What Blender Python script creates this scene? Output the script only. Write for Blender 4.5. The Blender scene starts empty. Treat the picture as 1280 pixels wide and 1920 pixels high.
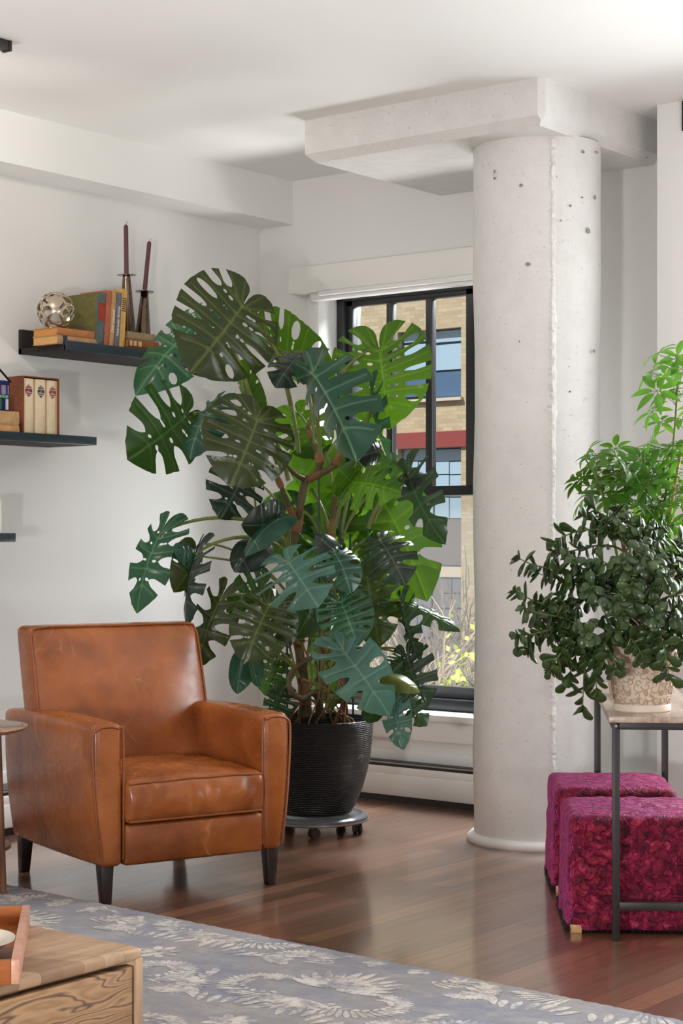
import bpy, bmesh, math, random
from mathutils import Vector, Matrix, noise
from mathutils.geometry import delaunay_2d_cdt
random.seed(7)
SC = bpy.context.scene
COL = SC.collection
PI = math.pi
FPX, CX, HY, HC = 3327.0, 640.0, 1008.0, 1.22          # focal length in pixels of the 1280x1920 frame, horizon row, eye height
YAW = math.radians(38.1)
SN, CS = math.sin(YAW), math.cos(YAW)

def LD(l, d, z=0.0):
    """metres right of / ahead of the eye -> world"""
    return Vector((CS*l - SN*d, SN*l + CS*d, z))
def P(px, py, d):
    return LD((px-CX)/FPX*d, d, HC - (py-HY)/FPX*d)
def on_y(px, py, y):
    s = (px-CX)/FPX
    d = y/(CS + SN*s)
    return P(px, py, d)

# ------------------------------------------------------------------ mesh helpers
MATX = {}
class MB:
    def __init__(s): s.v=[]; s.f=[]; s.m=[]; s.cur=0
    def add(s, vs, fs):
        o=len(s.v); s.v += [Vector(p) for p in vs]
        for f in fs: s.f.append([i+o for i in f]); s.m.append(s.cur)
        return s
    def box(s, c, size, rz=0.0, M=None):
        hx,hy,hz=[a/2 for a in size]
        vs=[Vector((x,y,z)) for x in(-hx,hx) for y in(-hy,hy) for z in(-hz,hz)]
        R=Matrix.Rotation(rz,3,'Z') if M is None else M
        return s.add([R@p+Vector(c) for p in vs],[(0,1,3,2),(4,6,7,5),(0,4,5,1),(2,3,7,6),(0,2,6,4),(1,5,7,3)])
    def span(s, a, b):
        a,b=Vector(a),Vector(b)
        return s.box((a+b)/2,(abs(b.x-a.x),abs(b.y-a.y),abs(b.z-a.z)))
    def tube(s, pts, r, n=8, cap=True):
        pts=[Vector(p) for p in pts]; k=len(pts)
        rs = r if isinstance(r,(list,tuple)) else [r]*k
        t0=(pts[1]-pts[0]).normalized()
        ref=Vector((0,0,1)) if abs(t0.z)<.9 else Vector((1,0,0))
        a=t0.cross(ref).normalized()
        vs=[]
        for i,p in enumerate(pts):
            t=(pts[min(i+1,k-1)]-pts[max(i-1,0)])
            t = t.normalized() if t.length>1e-9 else t0
            a=(a-t*a.dot(t))
            a = a.normalized() if a.length>1e-6 else t.orthogonal().normalized()
            b=t.cross(a)
            for j in range(n):
                w=2*PI*j/n
                vs.append(p+(a*math.cos(w)+b*math.sin(w))*rs[i])
        fs=[]
        for i in range(k-1):
            for j in range(n):
                j2=(j+1)%n
                fs.append((i*n+j,i*n+j2,(i+1)*n+j2,(i+1)*n+j))
        if cap:
            fs.append(tuple(range(n-1,-1,-1))); fs.append(tuple((k-1)*n+j for j in range(n)))
        return s.add(vs,fs)
    def lathe(s, prof, n=48, c=(0,0,0), cap=True):
        c=Vector(c); vs=[];fs=[]
        for r,z in prof:
            for j in range(n):
                w=2*PI*j/n; vs.append(c+Vector((r*math.cos(w),r*math.sin(w),z)))
        for i in range(len(prof)-1):
            for j in range(n):
                j2=(j+1)%n; fs.append((i*n+j,i*n+j2,(i+1)*n+j2,(i+1)*n+j))
        if cap:
            if prof[0][0]>1e-5: fs.append(tuple(range(n-1,-1,-1)))
            if prof[-1][0]>1e-5: fs.append(tuple((len(prof)-1)*n+j for j in range(n)))
        return s.add(vs,fs)
    def prism(s, poly, depth, M):
        """poly in local xy, extruded along local +z by depth, placed by matrix M"""
        n=len(poly)
        vs=[M@Vector((x,y,0)) for x,y in poly]+[M@Vector((x,y,depth)) for x,y in poly]
        fs=[tuple(range(n-1,-1,-1)),tuple(range(n,2*n))]+[(i,(i+1)%n,(i+1)%n+n,i+n) for i in range(n)]
        return s.add(vs,fs)
    def rbox(s, half, r, n=(6,6,6), c=(0,0,0), fn=None):
        """rounded box; fn(p) deforms the local point before it is moved to c"""
        half=Vector(half); lines=[]
        for a in range(3):
            h=half[a]; rr=min(r,h*.999)
            e=[-h,-h+.3*rr,-h+.62*rr]
            mid=[-(h-rr)+2*(h-rr)*i/n[a] for i in range(n[a]+1)]
            lines.append(e+mid+[-x for x in reversed(e)])
        key={}; vs=[]; fs=[]
        def vid(p):
            k=(round(p[0],6),round(p[1],6),round(p[2],6))
            if k in key: return key[k]
            q=Vector([max(-(half[a]-min(r,half[a]*.999)),min(half[a]-min(r,half[a]*.999),p[a])) for a in range(3)])
            d=Vector(p)-q
            w=q+d.normalized()*min(r,min(half)*.999) if d.length>1e-9 else Vector(p)
            if fn: w=fn(w)
            key[k]=len(vs); vs.append(w+Vector(c)); return key[k]
        for a in range(3):
            b,cc=(a+1)%3,(a+2)%3
            for sgn in(-1,1):
                for i in range(len(lines[b])-1):
                    for j in range(len(lines[cc])-1):
                        q=[]
                        for (ii,jj) in((i,j),(i+1,j),(i+1,j+1),(i,j+1)):
                            p=[0,0,0]; p[a]=sgn*half[a]; p[b]=lines[b][ii]; p[cc]=lines[cc][jj]; q.append(vid(p))
                        fs.append(tuple(q) if sgn>0 else tuple(reversed(q)))
        return s.add(vs,fs)
    def build(s, name, mat, parent=None, world=False, smooth=None, bevel=0.0, seg=2, **props):
        me=bpy.data.meshes.new(name)
        vs=s.v
        if parent is not None and world:
            inv=MATX[parent.name].inverted(); vs=[inv@p for p in vs]
        me.from_pydata([tuple(p) for p in vs],[],s.f); me.validate()
        mats = mat if isinstance(mat,(list,tuple)) else [mat]
        for m in mats: me.materials.append(m)
        if len(mats)>1:
            for p,i in zip(me.polygons,s.m): p.material_index=i
        if bevel>0:
            bm=bmesh.new(); bm.from_mesh(me); bmesh.ops.remove_doubles(bm,verts=bm.verts,dist=1e-6)
            ed=[e for e in bm.edges if len(e.link_faces)==2 and e.calc_face_angle(0)>.5]
            bmesh.ops.bevel(bm,geom=ed,offset=bevel,segments=seg,profile=.5,affect='EDGES',clamp_overlap=True)
            bm.to_mesh(me); bm.free()
            if smooth is None: smooth=40
        if smooth:
            for p in me.polygons: p.use_smooth=True
            me.set_sharp_from_angle(angle=math.radians(smooth))
        o=bpy.data.objects.new(name,me); COL.objects.link(o)
        if parent is not None:
            o.parent=parent
            MATX[o.name]=MATX[parent.name].copy()
        else: MATX[o.name]=Matrix.Identity(4)
        for k,v in props.items(): o[k]=v
        return o

def tag(o, label=None, cat=None, group=None, kind=None):
    if label: o['label']=label
    if cat: o['category']=cat
    if group: o['group']=group
    if kind: o['kind']=kind
    return o
def thing(name, label, cat, loc=(0,0,0), rz=0.0, group=None, kind=None):
    o=bpy.data.objects.new(name,None); COL.objects.link(o)
    o.empty_display_size=.05
    o.location=loc; o.rotation_euler=(0,0,rz)
    MATX[o.name]=Matrix.Translation(Vector(loc))@Matrix.Rotation(rz,4,'Z')
    return tag(o,label,cat,group,kind)

def bez(a,b,c,d,n=10):
    a,b,c,d=map(Vector,(a,b,c,d)); out=[]
    for i in range(n+1):
        t=i/n; u=1-t
        out.append(a*u**3+b*3*u*u*t+c*3*u*t*t+d*t**3)
    return out
def smooth_path(pts,n=6):
    pts=[Vector(p) for p in pts]; out=[]
    for i in range(len(pts)-1):
        p0=pts[max(i-1,0)];p1=pts[i];p2=pts[i+1];p3=pts[min(i+2,len(pts)-1)]
        for k in range(n):
            t=k/n
            out.append(.5*((2*p1)+(p2-p0)*t+(2*p0-5*p1+4*p2-p3)*t*t+(3*p1-p0-3*p2+p3)*t**3))
    out.append(pts[-1]); return out

# ------------------------------------------------------------------ materials
def srgb(r,g,b):
    f=lambda c:(c/255/12.92) if c/255<=.04045 else ((c/255+.055)/1.055)**2.4
    return (f(r),f(g),f(b),1)
class Mat:
    def __init__(s,name,col=(.8,.8,.8,1),rough=.5,metal=0,spec=.5):
        s.m=bpy.data.materials.new(name); s.m.use_nodes=True
        s.nt=s.m.node_tree; s.b=s.nt.nodes['Principled BSDF']; s.out=s.nt.nodes['Material Output']
        s.b.inputs['Base Color'].default_value=col; s.b.inputs['Roughness'].default_value=rough
        s.b.inputs['Metallic'].default_value=metal; s.b.inputs['Specular IOR Level'].default_value=spec
        s._co=None
    def n(s,t,**k):
        nd=s.nt.nodes.new(t)
        for a,v in k.items():
            if a.startswith('i_'): nd.inputs[a[2:].replace('_',' ')].default_value=v
            else: setattr(nd,a,v)
        return nd
    def l(s,a,b): s.nt.links.new(a,b)
    def co(s,scale=(1,1,1),rot=(0,0,0),src='Object',loc=(0,0,0)):
        tc=s.n('ShaderNodeTexCoord'); mp=s.n('ShaderNodeMapping')
        mp.inputs['Scale'].default_value=scale; mp.inputs['Rotation'].default_value=rot; mp.inputs['Location'].default_value=loc
        s.l(tc.outputs[src],mp.inputs['Vector']); return mp.outputs['Vector']
    def noise(s,vec,scale=5,detail=4,rough=.5,dist=0.0):
        nd=s.n('ShaderNodeTexNoise'); s.l(vec,nd.inputs['Vector'])
        nd.inputs['Scale'].default_value=scale; nd.inputs['Detail'].default_value=detail
        nd.inputs['Roughness'].default_value=rough; nd.inputs['Distortion'].default_value=dist
        return nd
    def ramp(s,fac,stops,interp='LINEAR'):
        r=s.n('ShaderNodeValToRGB'); r.color_ramp.interpolation=interp
        el=r.color_ramp.elements
        while len(el)<len(stops): el.new(.5)
        for e,(p,c) in zip(el,stops):
            e.position=p; e.color=c if len(c)==4 else (*c,1)
        s.l(fac,r.inputs['Fac']); return r.outputs['Color']
    def mix(s,fac,a,b,blend='MIX'):
        m=s.n('ShaderNodeMix',data_type='RGBA',blend_type=blend)
        for sock,val in ((m.inputs['Factor'],fac),(m.inputs[6],a),(m.inputs[7],b)):
            if isinstance(val,(int,float,tuple,list)): sock.default_value=val
            else: s.l(val,sock)
        return m.outputs[2]
    def math(s,op,a,b=None,c=None,clamp=False):
        m=s.n('ShaderNodeMath',operation=op,use_clamp=clamp)
        for i,val in enumerate((a,b,c)):
            if val is None: continue
            if isinstance(val,(int,float)): m.inputs[i].default_value=val
            else: s.l(val,m.inputs[i])
        return m.outputs[0]
    def bump(s,h,strength=.3,dist=.01):
        b=s.n('ShaderNodeBump'); b.inputs['Strength'].default_value=strength; b.inputs['Distance'].default_value=dist
        s.l(h,b.inputs['Height']); s.l(b.outputs['Normal'],s.b.inputs['Normal']); return b
    def col(s,x): s.l(x,s.b.inputs['Base Color'])
    def rough(s,x): s.l(x,s.b.inputs['Roughness'])

def plain(name,col,rough=.5,metal=0,spec=.5,bump=0,bscale=200,var=0):
    m=Mat(name,col,rough,metal,spec)
    if bump or var:
        v=m.co()
        nd=m.noise(v,bscale,3)
        if bump: m.bump(nd.outputs['Fac'],bump,.002)
        if var:
            nd2=m.noise(v,bscale*.12,4)
            c=Vector(col[:3])
            m.col(m.ramp(nd2.outputs['Fac'],[(.3,(*(c*(1-var)),1)),(.7,(*(c*(1+var)),1))]))
    return m.m

M={}
M['wall']=plain('wall_paint',(.78,.775,.765,1),.55,0,.3,.06,220)
M['ceil']=plain('ceiling_paint',(.81,.81,.80,1),.7,0,.25,.05,150)
M['trim']=plain('trim_paint',(.80,.795,.785,1),.4,0,.4,.03,120)
M['shade']=plain('shade_box_paint',(.80,.785,.765,1),.45,0,.4)
def concrete():
    m=Mat('painted_concrete',(.8,.8,.78,1),.55,0,.35)
    v=m.co()
    base=m.noise(v,14,5,.6)
    fine=m.noise(v,120,3)
    def pits(scale,thr,soft,seed):
        vo=m.n('ShaderNodeTexVoronoi'); vo.inputs['Scale'].default_value=scale
        warp=m.noise(v,scale*1.6,2)
        wv=m.n('ShaderNodeVectorMath',operation='MULTIPLY_ADD'); m.l(warp.outputs['Color'],wv.inputs[0]); wv.inputs[1].default_value=(.03,.03,.03); m.l(v,wv.inputs[2])
        m.l(wv.outputs[0],vo.inputs['Vector'])
        sep=m.n('ShaderNodeSeparateColor'); m.l(vo.outputs['Color'],sep.inputs[0])
        lim=m.math('MULTIPLY',m.math('SUBTRACT',sep.outputs[0],seed,clamp=True),thr)
        return m.math('SMOOTH_MIN' if False else 'LESS_THAN',vo.outputs['Distance'],lim)
    p1=pits(34,.5,0,.74); p2=pits(80,.6,0,.62)
    pit=m.math('MAXIMUM',p1,p2)
    c=m.ramp(base.outputs['Fac'],[(.3,(.67,.66,.65)),(.6,(.72,.71,.70))])
    m.col(m.mix(pit,c,(.40,.38,.35,1)))
    h=m.math('SUBTRACT',m.math('ADD',m.math('MULTIPLY',base.outputs['Fac'],.9),m.math('MULTIPLY',fine.outputs['Fac'],.25)),m.math('MULTIPLY',pit,1.2))
    m.bump(h,.16,.005)
    return m.m
M['concrete']=concrete()

def floor_mat():
    m=Mat('dark_maple_strips',(.1,.05,.03,1),.3,0,.5)
    # strips run along world Y, 8 cm wide, ~0.9 m long
    v=m.co(rot=(0,0,PI/2))
    br=m.n('ShaderNodeTexBrick'); m.l(v,br.inputs['Vector'])
    br.offset=.37; br.offset_frequency=2
    br.inputs['Color1'].default_value=(0,0,0,1); br.inputs['Color2'].default_value=(1,1,1,1); br.inputs['Mortar'].default_value=(.5,.5,.5,1)
    br.inputs['Scale'].default_value=1; br.inputs['Mortar Size'].default_value=.0014; br.inputs['Mortar Smooth'].default_value=.2; br.inputs['Bias'].default_value=0
    br.inputs['Brick Width'].default_value=.95; br.inputs['Row Height'].default_value=.082
    tone=m.ramp(br.outputs['Color'],[(0,srgb(106,68,44)),(.35,srgb(126,83,55)),(.7,srgb(144,97,66)),(1,srgb(164,114,80))])
    g=m.noise(m.co((38,2.2,1)),1,6,.65,.8)
    g2=m.noise(m.co((6,1.0,1)),1,4,.6,.5)
    c=m.mix(m.math('MULTIPLY',g.outputs['Fac'],.75),tone,(.060,.030,.018,1))
    c=m.mix(m.ramp(g2.outputs['Fac'],[(.4,(0,0,0)),(.75,(.3,.3,.3))]),c,srgb(140,95,66))
    c=m.mix(m.math('MULTIPLY',br.outputs['Fac'],.8),c,(.012,.007,.005,1))
    m.col(c)
    m.rough(m.ramp(g.outputs['Fac'],[(.2,(.30,.30,.30)),(.8,(.42,.42,.42))]))
    m.bump(m.math('SUBTRACT',m.math('MULTIPLY',g.outputs['Fac'],.15),br.outputs['Fac']),.18,.0015)
    m.b.inputs['Coat Weight'].default_value=1; m.b.inputs['Coat Roughness'].default_value=.13; m.b.inputs['Coat IOR'].default_value=1.65
    return m.m
M['floor']=floor_mat()

def wood(name,c1,c2,c3,scale=(2,22,22),rough=.42,dist=1.2,rot=(0,0,0)):
    m=Mat(name,c1,rough,0,.4)
    v=m.co(scale,rot)
    a=m.noise(v,1,6,.6,dist); b=m.noise(v,4.5,3,.5,.3)
    c=m.ramp(a.outputs['Fac'],[(.30,c3),(.45,c1),(.62,c2),(.8,c1)])
    c=m.mix(m.ramp(b.outputs['Fac'],[(.45,(0,0,0)),(.8,(.5,.5,.5))]),c,c3)
    m.col(c); m.bump(a.outputs['Fac'],.08,.002)
    return m.m
M['walnut']=wood('walnut_wood',srgb(132,92,68),srgb(156,112,84),srgb(92,60,44),(22,22,2))
M['walnut_top']=wood('walnut_top_wood',srgb(166,126,100),srgb(188,150,124),srgb(124,88,66),(3,26,26))
M['black_metal']=plain('dark_bronze_metal',(.030,.024,.024,1),.42,.3,.5)
M['window_black']=plain('black_window_frame',(.018,.019,.022,1),.32,.1,.5)
M['dark_trim']=plain('dark_toe_kick',(.022,.013,.010,1),.4)
M['slot']=plain('heater_slot_dark',(.03,.027,.024,1),.5)
M['aluminium']=plain('brushed_aluminium',(.35,.33,.31,1),.4,.6)
def glass():
    m=Mat('window_glass'); nt=m.nt
    g=m.n('ShaderNodeBsdfGlossy'); g.inputs['Roughness'].default_value=.01
    t=m.n('ShaderNodeBsdfTransparent'); t.inputs['Color'].default_value=(.93,.95,.95,1)
    f=m.n('ShaderNodeFresnel'); f.inputs['IOR'].default_value=1.45
    mx=m.n('ShaderNodeMixShader'); m.l(f.outputs[0],mx.inputs[0]); m.l(t.outputs[0],mx.inputs[1]); m.l(g.outputs[0],mx.inputs[2])
    m.l(mx.outputs[0],m.out.inputs['Surface']); return m.m
M['glass']=glass()
def screen():
    m=Mat('insect_screen'); 
    d=m.n('ShaderNodeBsdfDiffuse'); d.inputs['Color'].default_value=(.2,.2,.2,1)
    tl=m.n('ShaderNodeBsdfTranslucent'); tl.inputs['Color'].default_value=(.22,.22,.22,1)
    ad=m.n('ShaderNodeMixShader'); m.l(d.outputs[0],ad.inputs[1]); m.l(tl.outputs[0],ad.inputs[2])
    t=m.n('ShaderNodeBsdfTransparent')
    mx=m.n('ShaderNodeMixShader'); mx.inputs[0].default_value=.12; m.l(t.outputs[0],mx.inputs[1]); m.l(ad.outputs[0],mx.inputs[2])
    m.l(mx.outputs[0],m.out.inputs['Surface']); return m.m
M['screen']=screen()

# ------------------------------------------------------------------ camera
cam=bpy.data.cameras.new('camera'); camo=bpy.data.objects.new('camera',cam); COL.objects.link(camo)
cam.sensor_fit='HORIZONTAL'; cam.sensor_width=36; cam.lens=FPX/1280*36; cam.shift_y=(HY-960)/1280
cam.clip_start=.05; cam.clip_end=300
camo.location=(0,0,HC); camo.rotation_euler=(PI/2,0,YAW); SC.camera=camo

# ------------------------------------------------------------------ room shell
XL, YW, ZC = -5.741, 6.667, 2.958
WL, WR, WB, WH = -5.377, -3.99, .411, 2.40           # window 1 opening
S=dict(kind='structure')
MB().span((XL-.2,-2.6,-.12),(.8,6.95,0)).build('floor',M['floor'],**S)
MB().span((XL-.2,-2.6,ZC),(.8,6.95,ZC+.2)).build('ceiling',M['ceil'],**S)
MB().span((XL-.2,-2.6,0),(XL,6.95,ZC)).build('wall_left',M['wall'],**S)
w=MB()
w.span((XL,YW,0),(WL,YW+.28,ZC)); w.span((WR,YW,0),(-3.40,YW+.28,ZC))
w.span((WL,YW,WH),(WR,YW+.28,ZC)); w.span((WL,YW,0),(WR,YW+.28,WB-.03))
w.build('wall_back',M['wall'],**S)
# bumped-out wall right of the column, with the second window beyond the frame
YP=6.393
w=MB()
w.span((-3.402,YP,0),(-3.05,6.95,ZC)); w.span((-3.05,YP,WH+.05),(-.9,6.95,ZC)); w.span((-3.05,YP,0),(-.9,6.95,WB)); w.span((-.9,YP,0),(.8,6.95,ZC))
w.build('wall_right',M['wall'],**S)
MB().span((XL,-2.6,2.747),(-5.528,YW,ZC)).build('trim_1',M['ceil'],kind='structure')     # dropped soffit along the shelf wall
# capital
def capital():
    bm=bmesh.new(); x0,x1,y0,y1,z0,z1=-4.685,-3.529,5.728,YW,2.783,ZC
    vs=[bm.verts.new((x,y,z)) for x in(x0,x1) for y in(y0,y1) for z in(z0,z1)]
    for f in((0,1,3,2),(4,6,7,5),(0,4,5,1),(2,3,7,6),(0,2,6,4),(1,5,7,3)): bm.faces.new([vs[i] for i in f])
    bm.edges.ensure_lookup_table()
    sel=[e for e in bm.edges if all(abs(v.co.z-z0)<1e-6 for v in e.verts) and not all(abs(v.co.y-y1)<1e-6 for v in e.verts)]
    bmesh.ops.bevel(bm,geom=sel,offset=.034,segments=1,affect='EDGES')
    sel=[e for e in bm.edges if all(abs(v.co.y-y0)<.05 and abs(v.co.x-x1)<.05 for v in e.verts) and abs(e.verts[0].co.z-e.verts[1].co.z)>.05]
    bmesh.ops.bevel(bm,geom=sel,offset=.022,segments=1,affect='EDGES')
    m=MB(); bm.verts.index_update(); m.add([v.co.copy() for v in bm.verts],[[v.index for v in f.verts] for f in bm.faces]); bm.free(); return m
colm=thing('column',None,None,(-3.796,6.118,0),0,kind='structure')
CR=.256
cm=MB(); prof=[]
cm.lathe([(CR-.003,0)]+[(CR-.003+.005*math.sin(i*1.7),.1+i*.268) for i in range(10)]+[(CR,2.79)],128,cap=False)
cm.build('shaft',M['concrete'],colm,smooth=30)
capital().build('capital',M['concrete'],colm,world=True)
MB().lathe([(CR-.01,0),(CR+.022,0),(CR+.026,.008),(CR+.024,.022),(CR+.012,.034),(CR-.01,.036)],128,cap=False).build('base_ring',M['trim'],colm,smooth=50)
# ragged formwork seam down the shaft
sm=MB(); rr=random.Random(3); vs=[];fs=[]
ang0=math.atan2(-(-3.796*-SN+0),1) # placeholder
cdir=Vector((0-(-3.796),0-6.118,0)).normalized(); right=Vector((CS,SN,0))
A0=math.atan2(cdir.y,cdir.x)
K=260
for i in range(K+1):
    z=.05+2.72*i/K
    a=A0+math.radians(14.5+.9*i/K*-1+.5)+rr.uniform(-.008,.008)
    wd=.010+.008*abs(noise.noise((z*9,0,0)))+rr.uniform(0,.006)
    hgt=.008+.016*abs(noise.noise((z*14,3,0)))
    for da,rad in((-wd/CR*1.3,CR-.006),(-wd/CR*.4,CR+hgt*rr.uniform(.3,1)),(wd/CR*.3,CR+hgt*rr.uniform(.1,.8)),(wd/CR,CR-.006)):
        vs.append(Vector((rad*math.cos(a+da),rad*math.sin(a+da),z)))
for i in range(K):
    for j in range(3): fs.append((i*4+j,i*4+j+1,(i+1)*4+j+1,(i+1)*4+j))
sm.add(vs,fs); sm.build('form_seam',M['concrete'],colm,smooth=8)
# chipped holes
chip=plain('chipped_concrete',(.30,.29,.27,1),.9)
for (px,py,w_,h_) in((990,495,5,4.5),(1098,435,3.5,6),(978,347,3.5,3.5),(1065,387,2.5,3),(1088,287,3,4),(1108,660,2.5,4),(930,333,2,3),(1113,288,3,3),(1048,415,2,2),(1086,372,2,2),(975,640,1.5,2),(1064,735,2.5,2.5),(930,320,1.5,4),(1110,372,1.5,6)):
    s=(px-1006)/119.0; a=A0+math.asin(max(-.97,min(.97,s)))
    d=7.156-CR*math.cos(math.asin(max(-.97,min(.97,s)))); z=HC-(py-HY)/FPX*d
    c=MB(); pts=[]; n=11; q=random.Random(px)
    for i in range(n):
        t=2*PI*i/n; r_=q.uniform(.6,1.1)
        da=(w_*1.2/FPX*d)*math.cos(t)*r_/CR/max(.35,math.cos(a-A0)); dz=(h_/FPX*d)*math.sin(t)*r_
        pts.append(Vector(((CR+.0055)*math.cos(a+da),(CR+.0055)*math.sin(a+da),z+dz)))
    ctr=Vector(((CR+.001)*math.cos(a),(CR+.001)*math.sin(a),z))
    c.add(pts+[ctr],[(i,(i+1)%n,n) for i in range(n)]); c.build('chip',chip,colm)

# ------------------------------------------------------------------ window 1
win=thing('window_1',None,None,(WL,YW,WB),0,kind='structure')
YF=6.83
fr=MB()
fr.span((WL,YF-.025,WB),(WL+.055,YF+.09,WH)); fr.span((WR-.055,YF-.025,WB),(WR,YF+.09,WH))
fr.span((WL,YF-.025,WH-.03),(WR,YF+.09,WH)); fr.span((WL,YF-.03,WB),(WR,YF+.09,WB+.055))
fr.span((WL+.0,YF+.05,WB),(WL+.075,YF+.09,WH))
XM=-4.585
fr.span((XM+.03,YF-.025,WB),(XM+.085,YF+.09,WH))
fr.build('frame',M['window_black'],win,world=True,bevel=.004)
def sash(x0,x1,z0,z1,bars,y,bot,tr=.040):
    m=MB(); t=.040
    m.span((x0,y-.02,z0),(x0+t,y+.02,z1)); m.span((x1-tr,y-.02,z0),(x1,y+.02,z1))
    m.span((x0,y-.02,z1-.03),(x1,y+.02,z1)); m.span((x0,y-.025,z0),(x1,y+.02,z0+bot))
    o=m.build('sash',M['window_black'],win,world=True,bevel=.003)
    for bx in bars:
        b=MB(); b.span((bx-.019,y-.018,z0),(bx+.019,y+.018,z1)); b.build('muntin',M['window_black'],o,world=True,bevel=.004)
    MB().add([(x0+.01,y,z0+.01),(x1-.01,y,z0+.01),(x1-.01,y,z1-.01),(x0+.01,y,z1-.01)],[(0,1,2,3)]).build('glass',M['glass'],o,world=True)
for x0,x1 in((WL+.05,XM+.035),(XM+.08,WR-.05)):
    w_=x1-x0; bars=[x0+w_*k/3+.003 for k in(1,2)]
    if x0<-5: bars=[-5.066,-4.835]
    sash(x0,x1,1.418,WH-.025,bars,YF+.02,.045,.074 if x0<-5 else .04)
    sash(x0,x1+(.035 if x0<-5 else 0),WB+.05,1.45,[],YF+.062,.06)
    MB().span((x0+.01,YF+.020,WB+.06),(x1+.02,YF+.0205,1.42)).build('insect_screen',M['screen'],win,world=True)
MB().span((WL+.065,YF-.05,1.35),(WL+.072,YF-.035,1.62)).build('sash_pull',M['aluminium'],win,world=True)
# white lining, stool and apron
t=MB(); t.span((WL-.0,YW-.004,WB),(WL+.012,YF-.02,WH)); t.span((WL-.05,YW-.012,WB),(WL+.004,YW,WH)); t.build('trim_2',M['trim'],bevel=.002,**S)
t=MB(); t.span((WL-.07,YW-.045,WB-.03),(WR+.07,YF-.01,WB)); t.span((WL-.05,YW-.022,WB-.125),(WR+.05,YW,WB-.03)); t.build('trim_3',M['trim'],bevel=.004,**S)
# shade box over the window
sh=thing('roller_shade','white boxed roller shade mounted across the top of the black window','window shade',(-5.474,YW,2.376))
b=MB(); b.span((-5.474,6.567,2.392),(-3.93,YW,2.515)); b.build('fascia_box',M['shade'],sh,world=True,bevel=.003)
b=MB(); b.span((-5.30,6.575,2.372),(-3.97,6.60,2.396)); b.build('hem_bar',M['trim'],sh,world=True,bevel=.004)
b=MB(); b.span((-5.372,6.605,2.355),(-3.97,6.66,2.396)); b.build('shade_roll',M['trim'],sh,world=True,bevel=.01)
# baseboard heaters
def heater(name,label,axis,face,a0,a1,depth):
    o=thing(name,label,'heater',(face,a0,0) if axis=='x' else (a0,face,0))
    def sp(t0,t1,z0,z1,nm,m,bev=.003):
        k=MB()
        if axis=='y': k.span((a0,face+t0,z0),(a1,face+t1,z1))
        else: k.span((face-t1,a0,z0),(face-t0,a1,z1))
        return k.build(nm,m,o,world=True,bevel=bev)
    sp(.0,.012,.032,.128,'front_cover',M['trim']); sp(.004,.016,.126,.164,'upper_lip',M['trim'],.004)
    sp(.02,depth-.01,.04,.185,'fin_core',M['slot'],0); sp(.012,.05,.176,.182,'louvre',M['aluminium'],.001)
    sp(depth-.012,depth,.16,.235,'back_plate',M['trim']); sp(.02,.03,.0,.04,'toe_strip',M['dark_trim'],0)
    return o
heater('baseboard_heater','white baseboard heater under the black window','y',6.577,-5.45,-3.42,.09)
heater('wall_heater','white baseboard heater on the shelf wall behind the armchair','x',-5.545,-1.0,6.4,.19)

# second window, right of frame (lights the room)
w2=thing('window_2',None,None,(-3.05,YP,WB),0,kind='structure')
m=MB()
for x in(-3.05,-2.34,-1.62,-.96): m.span((x,6.6,WB),(x+.06,6.7,WH+.05))
m.span((-3.05,6.6,WB),(-.9,6.7,WB+.07)); m.span((-3.05,6.6,WH-.02),(-.9,6.7,WH+.05)); m.span((-3.05,6.6,1.42),(-.9,6.7,1.47))
m.build('frame',M['window_black'],w2,world=True,bevel=.004)
MB().add([(-3.0,6.64,WB+.05),(-.95,6.64,WB+.05),(-.95,6.64,WH),(-3.0,6.64,WH)],[(0,1,2,3)]).build('glass',M['glass'],w2,world=True)

# ------------------------------------------------------------------ light
wd=bpy.data.worlds.new('world'); SC.world=wd; wd.use_nodes=True
bg=wd.node_tree.nodes['Background']; bg.inputs['Color'].default_value=(.93,.965,1,1); bg.inputs['Strength'].default_value=.42
def area(name,loc,target,sx,sy,power,col=(1,1,1)):
    L=bpy.data.lights.new(name,'AREA'); L.shape='RECTANGLE'; L.size=sx; L.size_y=sy; L.energy=power; L.color=col
    o=bpy.data.objects.new(name,L); COL.objects.link(o); o.location=loc
    o.rotation_euler=(Vector(target)-Vector(loc)).to_track_quat('-Z','Y').to_euler(); return o
area('daylight_second_window',(-2.0,7.3,1.9),(-3.0,3.5,1.1),2.2,1.9,235,(.95,.98,1))
area('added_upfill_first_window',(-4.6,8.5,-.25),(-4.3,5.8,2.9),1.8,1.2,200,(1,.98,.95)).data.spread=math.radians(150)  # unseen lamp added below the sill to lift ceiling and capital underside
area('daylight_first_window',(-4.7,8.1,3.5),(-4.7,6.2,.9),1.6,1.4,780,(.95,.98,1))
for k,(x,y,z,w_) in enumerate(((-1.9,5.3,1.45,12),(-5.1,2.6,1.55,17))):
    area('added_uplight',(x,y,z),(x,y,2.95),.4,.4,w_,(1,.985,.965))  # bodiless uplights added out of view to brighten the ceiling
for k,(x,y,z,w_) in enumerate(((-1.2,-.9,.75,340),(.3,2.6,.75,50))):
    L=bpy.data.lights.new('added_fill_lamp','POINT'); L.energy=w_; L.shadow_soft_size=.14; L.color=(1,.985,.965)  # bodiless point lights added out of view as low room fill
    o=bpy.data.objects.new('added_fill_lamp',L); COL.objects.link(o); o.location=(x,y,z)
def spot(name,loc,target,power,size,angle,col):
    L=bpy.data.lights.new(name,'SPOT'); L.energy=power; L.spot_size=angle; L.spot_blend=.6; L.shadow_soft_size=size; L.color=col
    o=bpy.data.objects.new(name,L); COL.objects.link(o); o.location=loc
    o.rotation_euler=(Vector(target)-Vector(loc)).to_track_quat('-Z','Y').to_euler()
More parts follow.
